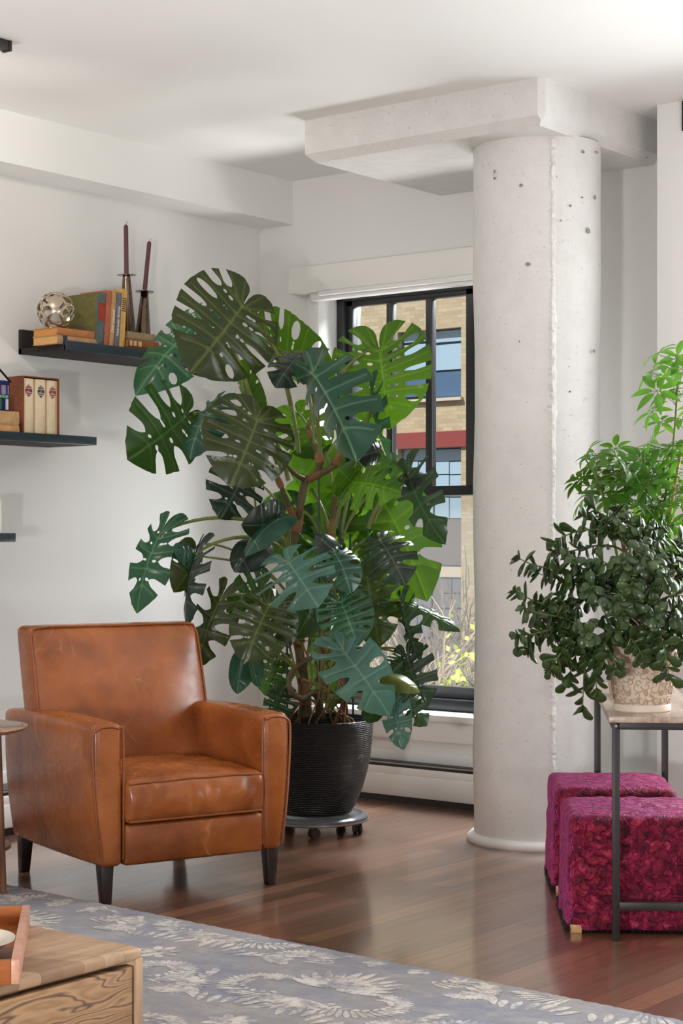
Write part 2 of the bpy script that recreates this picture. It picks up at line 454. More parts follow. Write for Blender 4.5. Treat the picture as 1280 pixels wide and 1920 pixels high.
spot('track_lamp_near_shelves',(-4.84,3.85,2.80),(-5.6,5.4,1.4),22,.025,2.3,(1,.93,.84))
spot('track_lamp_room',(-2.2,2.6,2.85),(-4.4,4.9,.4),8,.10,2.2,(1,.95,.88))
sun=bpy.data.lights.new('sun','SUN'); sun.energy=5; sun.angle=.01; sun.color=(1,.95,.86)
so=bpy.data.objects.new('sun',sun); COL.objects.link(so); so.rotation_euler=Vector((.35,.8,-.95)).to_track_quat('-Z','Y').to_euler()
SC.view_settings.view_transform='Standard'; SC.view_settings.look='None'; SC.view_settings.gamma=1; SC.view_settings.exposure=0.0
SC.cycles.use_denoising=True
SC.cycles.max_bounces=10; SC.cycles.transparent_max_bounces=24; SC.cycles.diffuse_bounces=5
SC.cycles.caustics_reflective=False; SC.cycles.caustics_refractive=False
# ================================================================== outdoors
YB=38.0
def BX(px,py): 
    q=on_y(px,py,YB); return q.x,q.z
def bricks():
    m=Mat('tan_brick',(.5,.42,.32,1),.85,0,.2)
    v=m.co(rot=(PI/2,0,0))
    br=m.n('ShaderNodeTexBrick'); m.l(v,br.inputs['Vector'])
    br.inputs['Scale'].default_value=1; br.inputs['Brick Width'].default_value=.30; br.inputs['Row Height'].default_value=.10
    br.inputs['Mortar Size'].default_value=.008; br.inputs['Color1'].default_value=srgb(200,186,160); br.inputs['Color2'].default_value=srgb(176,158,130); br.inputs['Mortar'].default_value=srgb(170,160,144)
    nz=m.noise(m.co((.6,.6,.6)),1,5,.6)
    m.col(m.mix(m.ramp(nz.outputs['Fac'],[(.4,(0,0,0)),(.7,(.45,.45,.45))]),br.outputs['Color'],srgb(196,182,156))); return m.m
M['brick']=bricks()
M['lintel']=plain('red_painted_steel',srgb(142,62,62),.6)
M['pane_sky']=plain('pale_blue_pane',srgb(168,196,220),.15,0,.6)
M['pane_deep']=plain('blue_pane',srgb(84,112,146),.12,0,.6)
M['pane_grey']=plain('grey_pane',srgb(122,126,140),.15,0,.6)
M['spandrel']=plain('grey_spandrel',srgb(118,112,114),.6)
M['far_frame']=plain('far_window_frame',srgb(58,74,92),.5)
M['stone']=plain('pale_sill_stone',srgb(206,196,182),.8)
bl=thing('brick_building','tan brick building across the street seen through the black window','building',(BX(760,1000)[0],YB,-4))
xs=lambda px: BX(px,1000)[0]
def zb(px,py): return BX(px,py)[1]
WX0,WX1=xs(745),xs(864)
b=MB(); xw0,xw1=xs(560)-6,xs(900)+30
zU1,zU0=zb(862,613),zb(862,744); zL1=zb(862,838); z0=-5
b.span((xw0,YB,z0),(WX0,YB+6,16)); b.span((WX1,YB,z0),(xw1,YB+6,16)); b.span((WX0,YB,zU1),(WX1,YB+6,16)); b.span((WX0,YB,zL1),(WX1,YB+6,zU0)); b.span((WX0,YB+.5,z0),(WX1,YB+6,zU1))
b.build('facade',M['brick'],bl,world=True)
def rect(nm,par,m,px0,px1,py0,py1,y0,y1):
    x0,x1=xs(px0),xs(px1); za,zc=zb(px1,py0),zb(px1,py1)
    k=MB(); k.span((x0,YB+y0,zc),(x1,YB+y1,za)); return k.build(nm,m,par,world=True)
f=rect('window',bl,M['far_frame'],745,864,613,744,.25,.35)
for i,(a,c) in enumerate(((748,803),(807,861))):
    rect('pane',f,M['pane_sky'],a,c,616,637,.2,.26); rect('pane',f,M['pane_sky'],a,c,642,690,.2,.26); rect('pane',f,M['pane_deep'],a,c,694,741,.2,.26)
rect('window_sill',bl,M['stone'],740,868,744,750,-.12,.3)
rect('lintel',bl,M['lintel'],745,877,807,837,-.08,.02)
f=rect('window',bl,M['far_frame'],745,864,838,973,.25,.35)
for a,c in((748,803),(807,861)):
    rect('pane',f,M['pane_sky'],a,c,841,862,.2,.26)
    for u,v_ in((a,(a+c)/2-1),((a+c)/2+1,c)):
        for p,q in((865,888),(890,930),(933,971)): rect('pane',f,M['pane_sky'],u,v_,p,q,.2,.26)
rect('spandrel_panel',bl,M['spandrel'],745,864,973,1060,.2,.35)
f=rect('window',bl,M['spandrel'],745,864,1060,1215,.25,.35)
for a,c in((748,800),(816,861)):
    rect('pane',f,M['stone'],a,c,1063,1083,.2,.26)
    for u,v_ in((a,(a+c)/2-1),((a+c)/2+1,c)):
        for p,q in((1086,1112),(1114,1140),(1143,1195)): rect('pane',f,M['pane_grey'],u,v_,p,q,.2,.26)
rect('spandrel_panel',bl,M['spandrel'],745,864,1215,1330,.2,.35)
# terrace and street ground
M['ground']=plain('dry_ground',srgb(96,88,76),.9,0,.2,0,20,.2)
MB().span((-30,7.2,-.5),(-3,13.2,-.35)).build('terrace_ground',M['ground'],kind='structure')
MB().span((-.5,-14,-.55),(16,24,-.36)).build('bounce_ground',plain('pale_bounce_ground',(.62,.60,.56,1),.8,0,.2),kind='structure')  # unseen pale ground added to reflect sunlight up onto the ceiling
MB().span((-60,13.2,-5.2),(30,60,-5)).build('street_ground',M['ground'],kind='structure')
M['twig']=plain('dry_twigs',srgb(122,110,94),.8,0,.2)
M['drygrass']=plain('dry_grass',srgb(170,152,126),.85,0,.2)
M['spring']=plain('yellow_green_leaves',srgb(146,158,58),.6,0,.3)
def bush(px,d,h,seed,label,leaves=0):
    r=random.Random(seed); base=P(px,1008,d); base.z=-.35
    o=thing('bare_shrub',label,'shrub',base)
    tw=MB(); tips=[]
    def grow(p,dr,ln,rad,lev):
        q=p+dr*ln
        tw.tube([p,(p+q)/2+Vector((r.uniform(-1,1),r.uniform(-1,1),r.uniform(-1,1)))*ln*.08,q],[rad,rad*.8,rad*.55],5,False)
        tips.append(q)
        if lev<=0: return
        for _ in range(3):
            nd=(dr+Vector((r.uniform(-.8,.8),r.uniform(-.8,.8),r.uniform(-.25,.6)))).normalized()
            grow(p+dr*ln*r.uniform(.5,1),nd,ln*r.uniform(.5,.8),rad*.6,lev-1)
    for k in range(7):
        a=r.uniform(0,2*PI); dr=Vector((math.cos(a)*.32,math.sin(a)*.32,1)).normalized()
        grow(Vector((0,0,0)),dr,h*r.uniform(.35,.5),.022,3)
    tw.build('twigs',M['twig'],o)
    if leaves:
        lf=MB()
        for q in r.sample(tips,min(leaves,len(tips))):
            for _ in range(5):
                c=q+Vector((r.gauss(0,.07),r.gauss(0,.07),r.gauss(0,.07))); a=Vector((r.gauss(0,1),r.gauss(0,1),r.gauss(0,1))).normalized()*.026; e=a.orthogonal().normalized()*.016
                lf.add([c-a,c+e,c+a,c-e],[(0,1,2,3)])
        lf.build('leaves',M['spring'],o)
bush(745,10.4,1.0,5,'bare dry shrub outside the window, behind the dark hanging leaves')
bush(825,12.6,1.35,8,'pale bare shrub outside, in front of the dark grey lower windows')
bush(908,10.6,.95,11,'shrub with yellow green young leaves outside, beside the column',70)
bush(640,12.8,1.1,15,'bare dry shrub outside the window, behind the planter')

# ================================================================== armchair
def leather():
    m=Mat('tan_leather',(.4,.17,.05,1),.36,0,.5)
    v=m.co()
    a=m.noise(v,4.5,5,.6,.4); b=m.noise(v,26,4,.6); g=m.noise(v,420,2)
    c=m.ramp(a.outputs['Fac'],[(.28,srgb(112,58,26)),(.5,srgb(146,80,36)),(.72,srgb(170,100,50))])
    # creases and scratches: pale thin lines
    sc=m.n('ShaderNodeTexVoronoi',feature='DISTANCE_TO_EDGE'); sc.inputs['Scale'].default_value=6
    wv=m.n('ShaderNodeVectorMath',operation='MULTIPLY_ADD'); nz=m.noise(v,3,3); m.l(nz.outputs['Color'],wv.inputs[0]); wv.inputs[1].default_value=(.10,.10,.10); m.l(v,wv.inputs[2]); m.l(wv.outputs[0],sc.inputs['Vector'])
    line=m.ramp(sc.outputs['Distance'],[(0,(1,1,1)),(.012,(0,0,0))])
    msk=m.ramp(m.noise(v,7,2).outputs['Fac'],[(.50,(0,0,0)),(.66,(.6,.6,.6))])
    ln=m.mix(1.0,line,msk,'MULTIPLY')
    c=m.mix(ln,c,srgb(214,150,92))
    c=m.mix(m.ramp(b.outputs['Fac'],[(.5,(0,0,0)),(.8,(.2,.2,.2))]),c,srgb(116,56,24))
    m.col(c)
    m.rough(m.ramp(b.outputs['Fac'],[(.3,(.22,.22,.22)),(.7,(.32,.32,.32))]))
    h=m.math('ADD',m.math('MULTIPLY',g.outputs['Fac'],.16),m.math('MULTIPLY',a.outputs['Fac'],.12))
    m.bump(m.math('SUBTRACT',h,m.math('MULTIPLY',ln,.4)),.07,.004)
    return m.m
M['leather']=leather()
M['leather_dark']=plain('leather_piping',srgb(138,74,32),.4)
M['espresso']=plain('espresso_wood',(.022,.012,.010,1),.35,0,.5)
CHA=math.radians(32.9)+YAW
cu=Vector((math.cos(CHA),math.sin(CHA),0)); 
cc=LD(-.671,6.41); cc=cc+cu*(-.052)
ch=thing('armchair','tan leather armchair with worn creases and dark tapered legs','armchair',cc,CHA)
def arm(sg):
    # sg -1: image left, +1: image right; outer skin leans in towards the floor
    zc,hz=.3635,.2385; xi=.268; wd=.112
    def fn(p):
        t=(p.z+hz)/(2*hz)                  # 0 bottom, 1 top
        ox=(p.x/(wd/2)+1)/2                # 0 inner, 1 outer
        q=p.copy()
        q.x=p.x - ox*.036*(1-t)**1.3 + ox*.010*math.sin(PI*min(1,t*1.05))
        f=(p.y+.385)/.77
        q.x+= ox*.010*math.sin(PI*max(0,min(1,f)))
        if p.z>hz*.5: q.z+= .012*math.sin(PI*max(0,min(1,f*1.0)))-.006*f
        q.x*=sg
        return q
    m=MB(); m.rbox((wd/2,.385,hz),.026,(5,10,8),fn=fn)
    m.v=[p+Vector((sg*(xi+wd/2),-.012,zc)) for p in m.v]
    if sg<0: m.f=[list(reversed(f)) for f in m.f]
    o=m.build('arm',M['leather'],ch,smooth=60)
    # piping round the front panel
    pts=[]
    yF=-.394
    for (x,z) in((.0,-.215),(.0,.19),(.018,.221),(.055,.229),(.094,.221),(.112,.19),(.108,.05),(.095,-.1),(.078,-.215)):
        pts.append(Vector((sg*(xi+x),yF,zc+z)))
    pts=smooth_path(pts,5)
    MB().tube(pts,.0045,6).build('piping',M['leather_dark'],o,smooth=60)
    return o
arm(-1); arm(1)
# back rest
def fback(p):
    t=(p.z+.30)/.60
    q=p.copy()
    fx=1-(p.x/.345)**2
    if p.y<0: q.y-= .052*max(0,fx)**.7*math.sin(PI*min(1,max(0,t*.92+.06)))
    q.y+= .155*t                            # recline
    q.x*= 1.0-.02*(1-t)
    q.x*= 1+.018*math.sin(PI*t)
    return q
m=MB(); m.rbox((.345,.062,.30),.028,(12,3,12),c=(0,.135,.600),fn=fback); bo=m.build('backrest',M['leather'],ch,smooth=60)
def backedge(x,t,yo): 
    q=fback(Vector((x,-.058,-.30+.60*t))); return q+Vector((0,.135+yo,.600))
pts=[backedge(-.337,t/14,-.002) for t in range(0,14)]+[backedge(-.325,.985,-.002)]+[backedge(-.325+.65*k/12,.993,-.001) for k in range(1,12)]+[backedge(.325,.985,-.002)]+[backedge(.337,t/14,-.002) for t in range(13,-1,-1)]
MB().tube(pts,.0042,6).build('piping',M['leather_dark'],bo,smooth=60)
# seat cushion
def fseat(p):
    q=p.copy(); fx=max(0,1-(p.x/.266)**2); fy=max(0,1-(p.y/.265)**2)
    an=math.atan2(p.y+.02,p.x); rr_=math.hypot(p.x,p.y+.02)
    if p.z>0: q.z+= .034*(fx*fy)**.5 + .0035*math.sin(an*9+2*math.sin(rr_*18))*min(1,rr_/.1)*(fx*fy)**.4
    if p.y<-.2: q.y-= (.020*max(0,1-(p.z/.07)**2)*fx**.4 + .0042*(math.sin(p.x*52+p.z*30+1.5*math.sin(p.x*23))+.6*math.sin(p.x*97-p.z*40))*max(0,1-(p.z/.07)**2)*(1 if p.x>-.05 else .6))
    return q
m=MB(); m.rbox((.266,.265,.070),.024,(40,30,8),c=(0,-.148,.335),fn=fseat); so_=m.build('seat_cushion',M['leather'],ch,smooth=60)
for zz in(.062,-.062):
    pts=[]
    for k in range(15):
        x=-.255+.51*k/14; q=fseat(Vector((x,-.259,zz))); pts.append(q+Vector((0,-.148-.003,.335)))
    MB().tube(pts,.0042,6).build('piping',M['leather_dark'],so_,smooth=60)
def fpan(p):
    q=p.copy()
    if p.y<-.01: q.y-=.012*max(0,1-(p.x/.266)**2)**.5*max(0,1-(p.z/.07)**2)**.5
    return q
m=MB(); m.rbox((.266,.030,.069),.014,(12,2,4),c=(0,-.372,.195),fn=fpan); m.build('front_panel',M['leather'],ch,smooth=60)
m=MB(); m.rbox((.266,.33,.05),.01,(4,4,2),c=(0,-.02,.215)); m.build('seat_base',M['leather'],ch,smooth=60)
m=MB(); m.rbox((.33,.02,.20),.012,(4,2,4),c=(0,.335,.36)); m.build('back_panel',M['leather'],ch,smooth=60)
for sx,sy in((-1,-1),(1,-1),(-1,1),(1,1)):
    m=MB(); x=sx*.318; y=-.355 if sy<0 else .315; a=.0235; c_=.0165
    m.add([(x-a,y-a,.130),(x+a,y-a,.130),(x+a,y+a,.130),(x-a,y+a,.130),(x-c_,y-c_-(.006 if sy<0 else -.012),0),(x+c_,y-c_-(.006 if sy<0 else -.012),0),(x+c_,y+c_-(.006 if sy<0 else -.012),0),(x-c_,y+c_-(.006 if sy<0 else -.012),0)],
          [(0,1,2,3),(7,6,5,4),(0,4,5,1),(1,5,6,2),(2,6,7,3),(3,7,4,0)])
    m.build('leg',M['espresso'],ch,bevel=.003)

# ================================================================== rug
def rug_mat():
    m=Mat('damask_wool',(.5,.5,.52,1),.95,0,.1)
    tc=m.n('ShaderNodeTexCoord')
    wear=m.noise(tc.outputs['Object'],2.3,5,.65); fine=m.noise(tc.outputs['Object'],38,6,.8); streak=m.noise(m.co((9,60,1)),1,3,.6); med=m.noise(tc.outputs['Object'],11,4,.7)
    ground=m.ramp(wear.outputs['Fac'],[(.3,srgb(118,127,150)),(.5,srgb(140,139,147)),(.68,srgb(152,142,136))])
    ground=m.mix(m.ramp(streak.outputs['Fac'],[(.4,(0,0,0)),(.7,(.4,.4,.4))]),ground,srgb(108,106,114))
    ground=m.mix(m.ramp(med.outputs['Fac'],[(.46,(0,0,0)),(.66,(.5,.5,.5))]),ground,srgb(176,168,162))
    at=m.n('ShaderNodeAttribute'); at.attribute_name='motif'
    pat=m.math('MULTIPLY',at.outputs['Fac'],m.ramp(fine.outputs['Fac'],[(.39,(.05,.05,.05)),(.53,(.95,.95,.95))]))
    pat=m.math('MULTIPLY',pat,m.ramp(med.outputs['Fac'],[(.36,(.12,.12,.12)),(.54,(1,1,1))]))
    c=m.mix(pat,ground,m.ramp(wear.outputs['Fac'],[(.35,srgb(228,224,222)),(.65,srgb(222,210,196))]))
    m.col(c)
    b=m.noise(tc.outputs['Object'],500,2); m.bump(m.math('ADD',b.outputs['Fac'],m.math('MULTIPLY',pat,.3)),.5,.006)
    m.b.inputs['Sheen Weight'].default_value=.3
    return m.m
M['rug']=rug_mat()
rm=MB(); r=random.Random(4); NX=420
x0,x1=-4.95,.1
th=math.atan2(4.053-4.178,-2.084+4.761)
ed=[]
for i in range(NX+1):
    x=x0+(x1-x0)*i/NX; y=4.155+(x+4.761)*math.tan(th)+r.uniform(-.004,.004)
    ed.append((x,y))
vs=[];fs=[]
for x,y in ed: vs += [Vector((x,y+.004,0)),Vector((x,y,.009)),Vector((x,y-.02,.013)),Vector((x,.9,.013)),Vector((x,.9,0))]
for i in range(NX):
    for j in range(4): fs.append((i*5+j,(i+1)*5+j,(i+1)*5+j+1,i*5+j+1))
fs.append((0,1,2,3,4)); fs.append(tuple(NX*5+j for j in(4,3,2,1,0)))
rm.add(vs,fs); nbase=len(rm.v)
def petal(c,a,L_,w_,bend=0.0):
    """one carved leaf of the damask, lying in the pile"""
    n=6; l_=[]; r_=[]
    for k in range(n+1):
        t=k/n; an=a+bend*t; 
        x=c[0]+L_*t*math.cos(a+bend*t*.5); y=c[1]+L_*t*math.sin(a+bend*t*.5)
        ww=w_*math.sin(PI*min(1,.08+t*.92))**.7*(.5+.6*t)
        l_.append((x-ww*math.sin(an),y+ww*math.cos(an))); r_.append((x+ww*math.sin(an),y-ww*math.cos(an)))
    return l_+r_[::-1]
def motif():
    P_=[]
    for k in range(13):                                   # palmette
        a=math.radians(90+(k-6)*14); P_.append(petal((.02*math.cos(a),.40+.02*math.sin(a)),a,.13+.07*math.cos((k-6)*.22),.017,(k-6)*-.05))
    for k in range(9):                                    # lower palmette
        a=math.radians(-90+(k-4)*17); P_.append(petal((.012*math.cos(a),.28),a,.10+.03*math.cos((k-4)*.3),.017,(k-4)*.06))
    for sd in(-1,1):
        for (cx_,cy_,R0,a0,tw) in((.17,.36,.115,-2.4,3.9),(.13,.70,.095,-1.0,4.2),(.29,.60,.07,2.6,-4.0)):
            for k in range(26):                           # scroll with a comb of leaves on its outer side
                t=k/25; an=a0+tw*t; R=R0*(1-.62*t)
                q=(cx_+R*math.cos(an),cy_+R*math.sin(an))
                P_.append([(sd*x,y) for x,y in petal(q,an+.75*(1 if tw>0 else -1),.066*(1-.5*t)+.014,.0098)])
                if k%2==0: P_.append([(sd*x,y) for x,y in petal(q,an+PI-.4,.026,.010)])
        for k in range(8): P_.append([(sd*x,y) for x,y in petal((.05+.03*k,.12+.02*math.sin(k)),1.9-.18*k,.08,.015,.3)])
        for k in range(7): P_.append([(sd*x,y) for x,y in petal((.31+.008*k,.16+.03*k),.3+.12*k,.065,.014,-.3)])
    for k in range(8): 
        a=2*PI*k/8; P_.append(petal((.008*math.cos(a),.86+.008*math.sin(a)),a,.065,.018))
    return P_
MT=motif(); col_i=0; rx=random.Random(9)
for ix in range(-9,2):
    for iy in range(-1,6):
        ox=ix*.66+.35; oy=.3+iy*.86+(.43 if ix%2 else 0)
        for poly in MT:
            pts_=[(ox+x,oy+y) for x,y in poly]
            if all(-4.9<x<.05 and .95<y<4.178+(x+4.761)*math.tan(th)-.05 for x,y in pts_):
                o_=len(rm.v); zq=.0133+rx.uniform(0,.0009); rm.v += [Vector((x,y,zq)) for x,y in pts_]; h_=len(pts_)//2
                for k in range(h_-1): rm.f.append([o_+k,o_+2*h_-1-k,o_+2*h_-2-k,o_+k+1]); rm.m.append(0)
rug=rm.build('area_rug',M['rug'],smooth=30); tag(rug,'grey blue wool rug with faded cream damask pattern on the wood floor','rug')
at_=rug.data.attributes.new('motif','FLOAT','POINT'); at_.data.foreach_set('value',[0.0 if i<nbase else 1.0 for i in range(len(rug.data.vertices))])
RZ=.0143
# ================================================================== coffee table
def spalt():
    m=Mat('spalted_wood',(.5,.35,.22,1),.4,0,.4)
    v=m.co((1.4,1.4,5))
    wrp=m.noise(v,1.7,3,.55,.4)
    wv=m.n('ShaderNodeVectorMath',operation='MULTIPLY_ADD'); m.l(wrp.outputs['Color'],wv.inputs[0]); wv.inputs[1].default_value=(1.1,1.1,1.1); m.l(v,wv.inputs[2])
    wa=m.n('ShaderNodeTexWave',bands_direction='Z'); m.l(wv.outputs[0],wa.inputs['Vector']); wa.inputs['Scale'].default_value=2.6; wa.inputs['Distortion'].default_value=3; wa.inputs['Detail'].default_value=3
    nz=m.noise(m.co((3,3,26)),1,5,.6,.6)
    c=m.ramp(wa.outputs['Fac'],[(0,srgb(104,78,60)),(.06,srgb(150,116,86)),(.25,srgb(180,144,108)),(.8,srgb(170,132,96)),(1,srgb(156,120,86))])
    c=m.mix(m.ramp(nz.outputs['Fac'],[(.45,(0,0,0)),(.75,(.4,.4,.4))]),c,srgb(118,86,62))
    m.col(c); return m.m
def plank_top():
    m=Mat('planked_wood_top',(.5,.38,.27,1),.38,0,.45)
    v=m.co(rot=(0,0,0))
    br=m.n('ShaderNodeTexBrick'); m.l(m.co(rot=(0,0,math.radians(90+68))),br.inputs['Vector']); br.inputs['Scale'].default_value=1; br.inputs['Brick Width'].default_value=1.4; br.inputs['Row Height'].default_value=.05; br.inputs['Mortar Size'].default_value=.0004
    br.inputs['Color1'].default_value=(0,0,0,1); br.inputs['Color2'].default_value=(1,1,1,1)
    g=m.noise(m.co((45,4,1),(0,0,math.radians(68))),1,6,.62,1.0)
    c=m.ramp(br.outputs['Color'],[(0,srgb(134,104,80)),(.5,srgb(178,144,112)),(1,srgb(204,172,138))])
    c=m.mix(m.ramp(g.outputs['Fac'],[(.42,(0,0,0)),(.7,(.6,.6,.6))]),c,srgb(112,84,66))
    m.col(c); return m.m
M['spalt']=spalt(); M['ptop']=plank_top()
XT,YT,HT=-2.446,2.492,.42
ct=thing('coffee_table','low wooden coffee table with a figured grain drawer front on the rug','coffee table',(XT-.6,YT-.4,RZ))
m=MB(); m.rbox((.60,.40,.0125),.010,(6,6,2),c=(XT-.6,YT-.4,HT-.0125)); m.build('tabletop',M['ptop'],ct,world=True,smooth=40)
m=MB()
m.span((XT-1.2,YT-.018,.14),(XT,YT,HT-.02)); m.span((XT-1.2,YT-.8,.14),(XT,YT-.782,HT-.02)); m.span((XT-1.19,YT-.79,.14),(XT-.04,YT-.01,.16)); m.span((XT-1.19,YT-.79,.16),(XT-1.17,YT-.01,HT-.02)); m.span((XT-.06,YT-.79,.16),(XT-.045,YT-.01,HT-.02))
m.build('carcass',M['ptop'],ct,world=True,bevel=.003)
for a,c_ in((YT-.772,YT-.026),):
    m=MB(); m.span((XT-.03,a,.165),(XT-.004,c_,HT-.034)); m.build('drawer',M['spalt'],ct,world=True,bevel=.002)
for dx in(-.06,-1.14):
    for dy in(-.06,-.74):
        m=MB(); m.lathe([(.016,RZ),(.022,.14)],16,(XT+dx,YT+dy,0)); m.build('leg',M['walnut'],ct,world=True,smooth=40)
# tray
pn=P(37,1846,3.176); tp=Vector((-.348,.337,0)).normalized(); tq=Vector((-tp.y,tp.x,0))
TA=math.atan2(tp.y,tp.x)
M['cherry']=wood('orange_brown_wood',srgb(150,84,40),srgb(178,106,56),srgb(112,58,26),(16,3,16),.35)
M['cherry_rim']=wood('rosy_wood_rim',srgb(192,142,118),srgb(206,160,136),srgb(168,116,94),(16,3,16),.4)
tr=thing('serving_tray','orange brown wooden tray set diagonally on the coffee table','tray',(pn.x,pn.y,HT),TA)
Lx,Ly,th_=.485,.34,.016
m=MB(); m.span((.002,.002,0),(Lx-.002,Ly-.002,.008)); m.build('tray_floor',M['cherry'],tr,bevel=.001)
for a,c_ in(((0,0,0),(Lx,th_,.044)),((0,Ly-th_,0),(Lx,Ly,.044))):
    m=MB(); m.span(a,c_); m.build('long_side',M['cherry_rim'],tr,bevel=.003)
for a,c_ in(((0,th_,0),(th_,Ly-th_,.043)),((Lx-th_,th_,0),(Lx,Ly-th_,.043))):
    m=MB(); m.span(a,c_); m.build('short_side',M['cherry'],tr,bevel=.002)
# shell dish in the tray
M['shell']=plain('mother_of_pearl',srgb(206,196,180),.22,0,.7,.1,40,.14)
dc=P(-58,1756,3.36); dc.z=HT+.0085
m=MB(); prof=[(.0,.012),(.03,.012),(.06,.020),(.086,.034),(.089,.034),(.062,.017),(.03,.004),(.022,0),(0,0)]
m.lathe(prof,40,(0,0,0),False)
m.v=[Vector((p.x*1.12,p.y*.92*(1+.05*math.sin(3*math.atan2(p.y,p.x))),p.z)) for p in m.v]
o=m.build('shell_dish',M['shell'],smooth=50); o.location=dc; o.rotation_euler=(0,0,TA+.6); tag(o,'pearly shell dish lying in the wooden tray','dish')
# ================================================================== round side table
st_c=LD(-1.33,6.10)
stb=thing('side_table','round walnut side table with lower shelf beside the armchair','side table',(st_c.x,st_c.y,RZ))
ZT=.572
m=MB(); m.lathe([(0,ZT-.020),(.215,ZT-.020),(.238,ZT-.013),(.250,ZT-.004),(.249,ZT),(0,ZT)],72,(st_c.x,st_c.y,0),False); m.build('tabletop',M['walnut_top'],stb,world=True,smooth=30)
m=MB(); m.lathe([(0,.145),(.180,.145),(.192,.152),(.192,.163),(0,.163)],64,(st_c.x,st_c.y,0),False); m.build('lower_shelf',M['walnut'],stb,world=True,smooth=30)
lp=LD(-1.147,6.02); a0=math.atan2(lp.y-st_c.y,lp.x-st_c.x)
for k in range(3):
    a=a0+k*2*PI/3; rr_=.200
    m=MB(); top=Vector((st_c.x+.172*math.cos(a),st_c.y+.172*math.sin(a),ZT-.019)); bot=Vector((st_c.x+rr_*math.cos(a),st_c.y+rr_*math.sin(a),RZ))
    m.tube([top,bot],[.0165,.0115],20); m.build('leg',M['walnut'],stb,world=True,smooth=40)
M['slab']=plain('grey_stone_coaster',srgb(150,144,138),.5,0,.5,.2,60,.25)
m=MB(); q=P(16,1357,6.10); n=30; rr2=random.Random(2)
rad=[.046*(1+.12*math.sin(3*t)+rr2.uniform(-.03,.03)) for t in [2*PI*i/n for i in range(n)]]
m.prism([(rad[i]*math.cos(2*PI*i/n),rad[i]*math.sin(2*PI*i/n)) for i in range(n)],.012,Matrix.Translation((q.x,q.y,ZT)))
tag(m.build('stone_coaster',M['slab'],bevel=.002),'grey stone coaster lying on the round side table','coaster')

# ================================================================== planter, dolly
M['pot']=None
def pot_mat():
    m=Mat('black_ribbed_planter',(.012,.012,.014,1),.38,0,.5)
    v=m.co((1.2,1.2,26))
    wa=m.noise(v,5,3,.5,.6)
    w2=m.n('ShaderNodeTexWave',bands_direction='Z'); m.l(m.co((1,1,1)),w2.inputs['Vector']); w2.inputs['Scale'].default_value=40; w2.inputs['Distortion'].default_value=3.5; w2.inputs['Detail'].default_value=2; w2.inputs['Detail Scale'].default_value=1.2
    m.bump(m.math('ADD',w2.outputs['Fac'],m.math('MULTIPLY',wa.outputs['Fac'],.6)),.9,.006); return m.m
M['pot']=pot_mat()
M['soil']=plain('dark_soil',(.012,.009,.007,1),.95,0,.1,.8,60)
M['clear_plastic']=plain('smoky_plastic_dolly',srgb(96,98,104),.22,0,.6)
M['wheel']=plain('brown_rubber_wheel',srgb(58,46,40),.5)
pc=LD(-.111,7.38)
pl=thing('planter','large black ribbed planter on a wheeled dolly by the window','planter',(pc.x,pc.y,.078))
H=.392
prof=[(0,0),(.140,0),(.152,.005),(.172,.04),(.198,.10),(.218,.17),(.232,.24),(.240,.31),(.2435,.37),(.244,H-.004),(.242,H),(.236,H-.002),(.231,.36),(.222,.33)]
MB().lathe(prof,96,(0,0,0),False).build('pot',M['pot'],pl,smooth=40)
MB().lathe([(0,.335),(.12,.338),(.224,.332)],48,(0,0,0),False).build('soil',M['soil'],pl,smooth=40)
do=thing('plant_dolly','round grey wheeled dolly carrying the black planter','plant dolly',(pc.x,pc.y,0))
MB().lathe([(0,.066),(.175,.066),(.192,.072),(.200,.078),(.212,.076),(.2225,.066),(.2235,.050),(.215,.046),(.195,.055),(0,.055)],96,(0,0,0),False).build('disc',M['clear_plastic'],do,smooth=35)
MB().lathe([(.213,.0465),(.2245,.0505),(.2248,.057),(.213,.057)],96,(0,0,0),False).build('rim_band',M['aluminium'],do,smooth=35)
fwd=math.atan2(-CS,SN)        # towards the camera
for k in range(5):
    a=fwd+k*2*PI/5+.0; r0=.185
    c=Vector((r0*math.cos(a),r0*math.sin(a),.021)); 
    cas=MB()
    ax=Vector((math.cos(a+.6),math.sin(a+.6),0))
    for s_ in(-1,1):
        cas.tube([c+ax*s_*.004,c+ax*s_*.016],.021,18)
    cw=cas.build('caster',M['wheel'],do,smooth=40)
    MB().box(c+Vector((0,0,.022)),(.018,.022,.024),a+.6).build('fork',M['aluminium'],cw,bevel=.003)

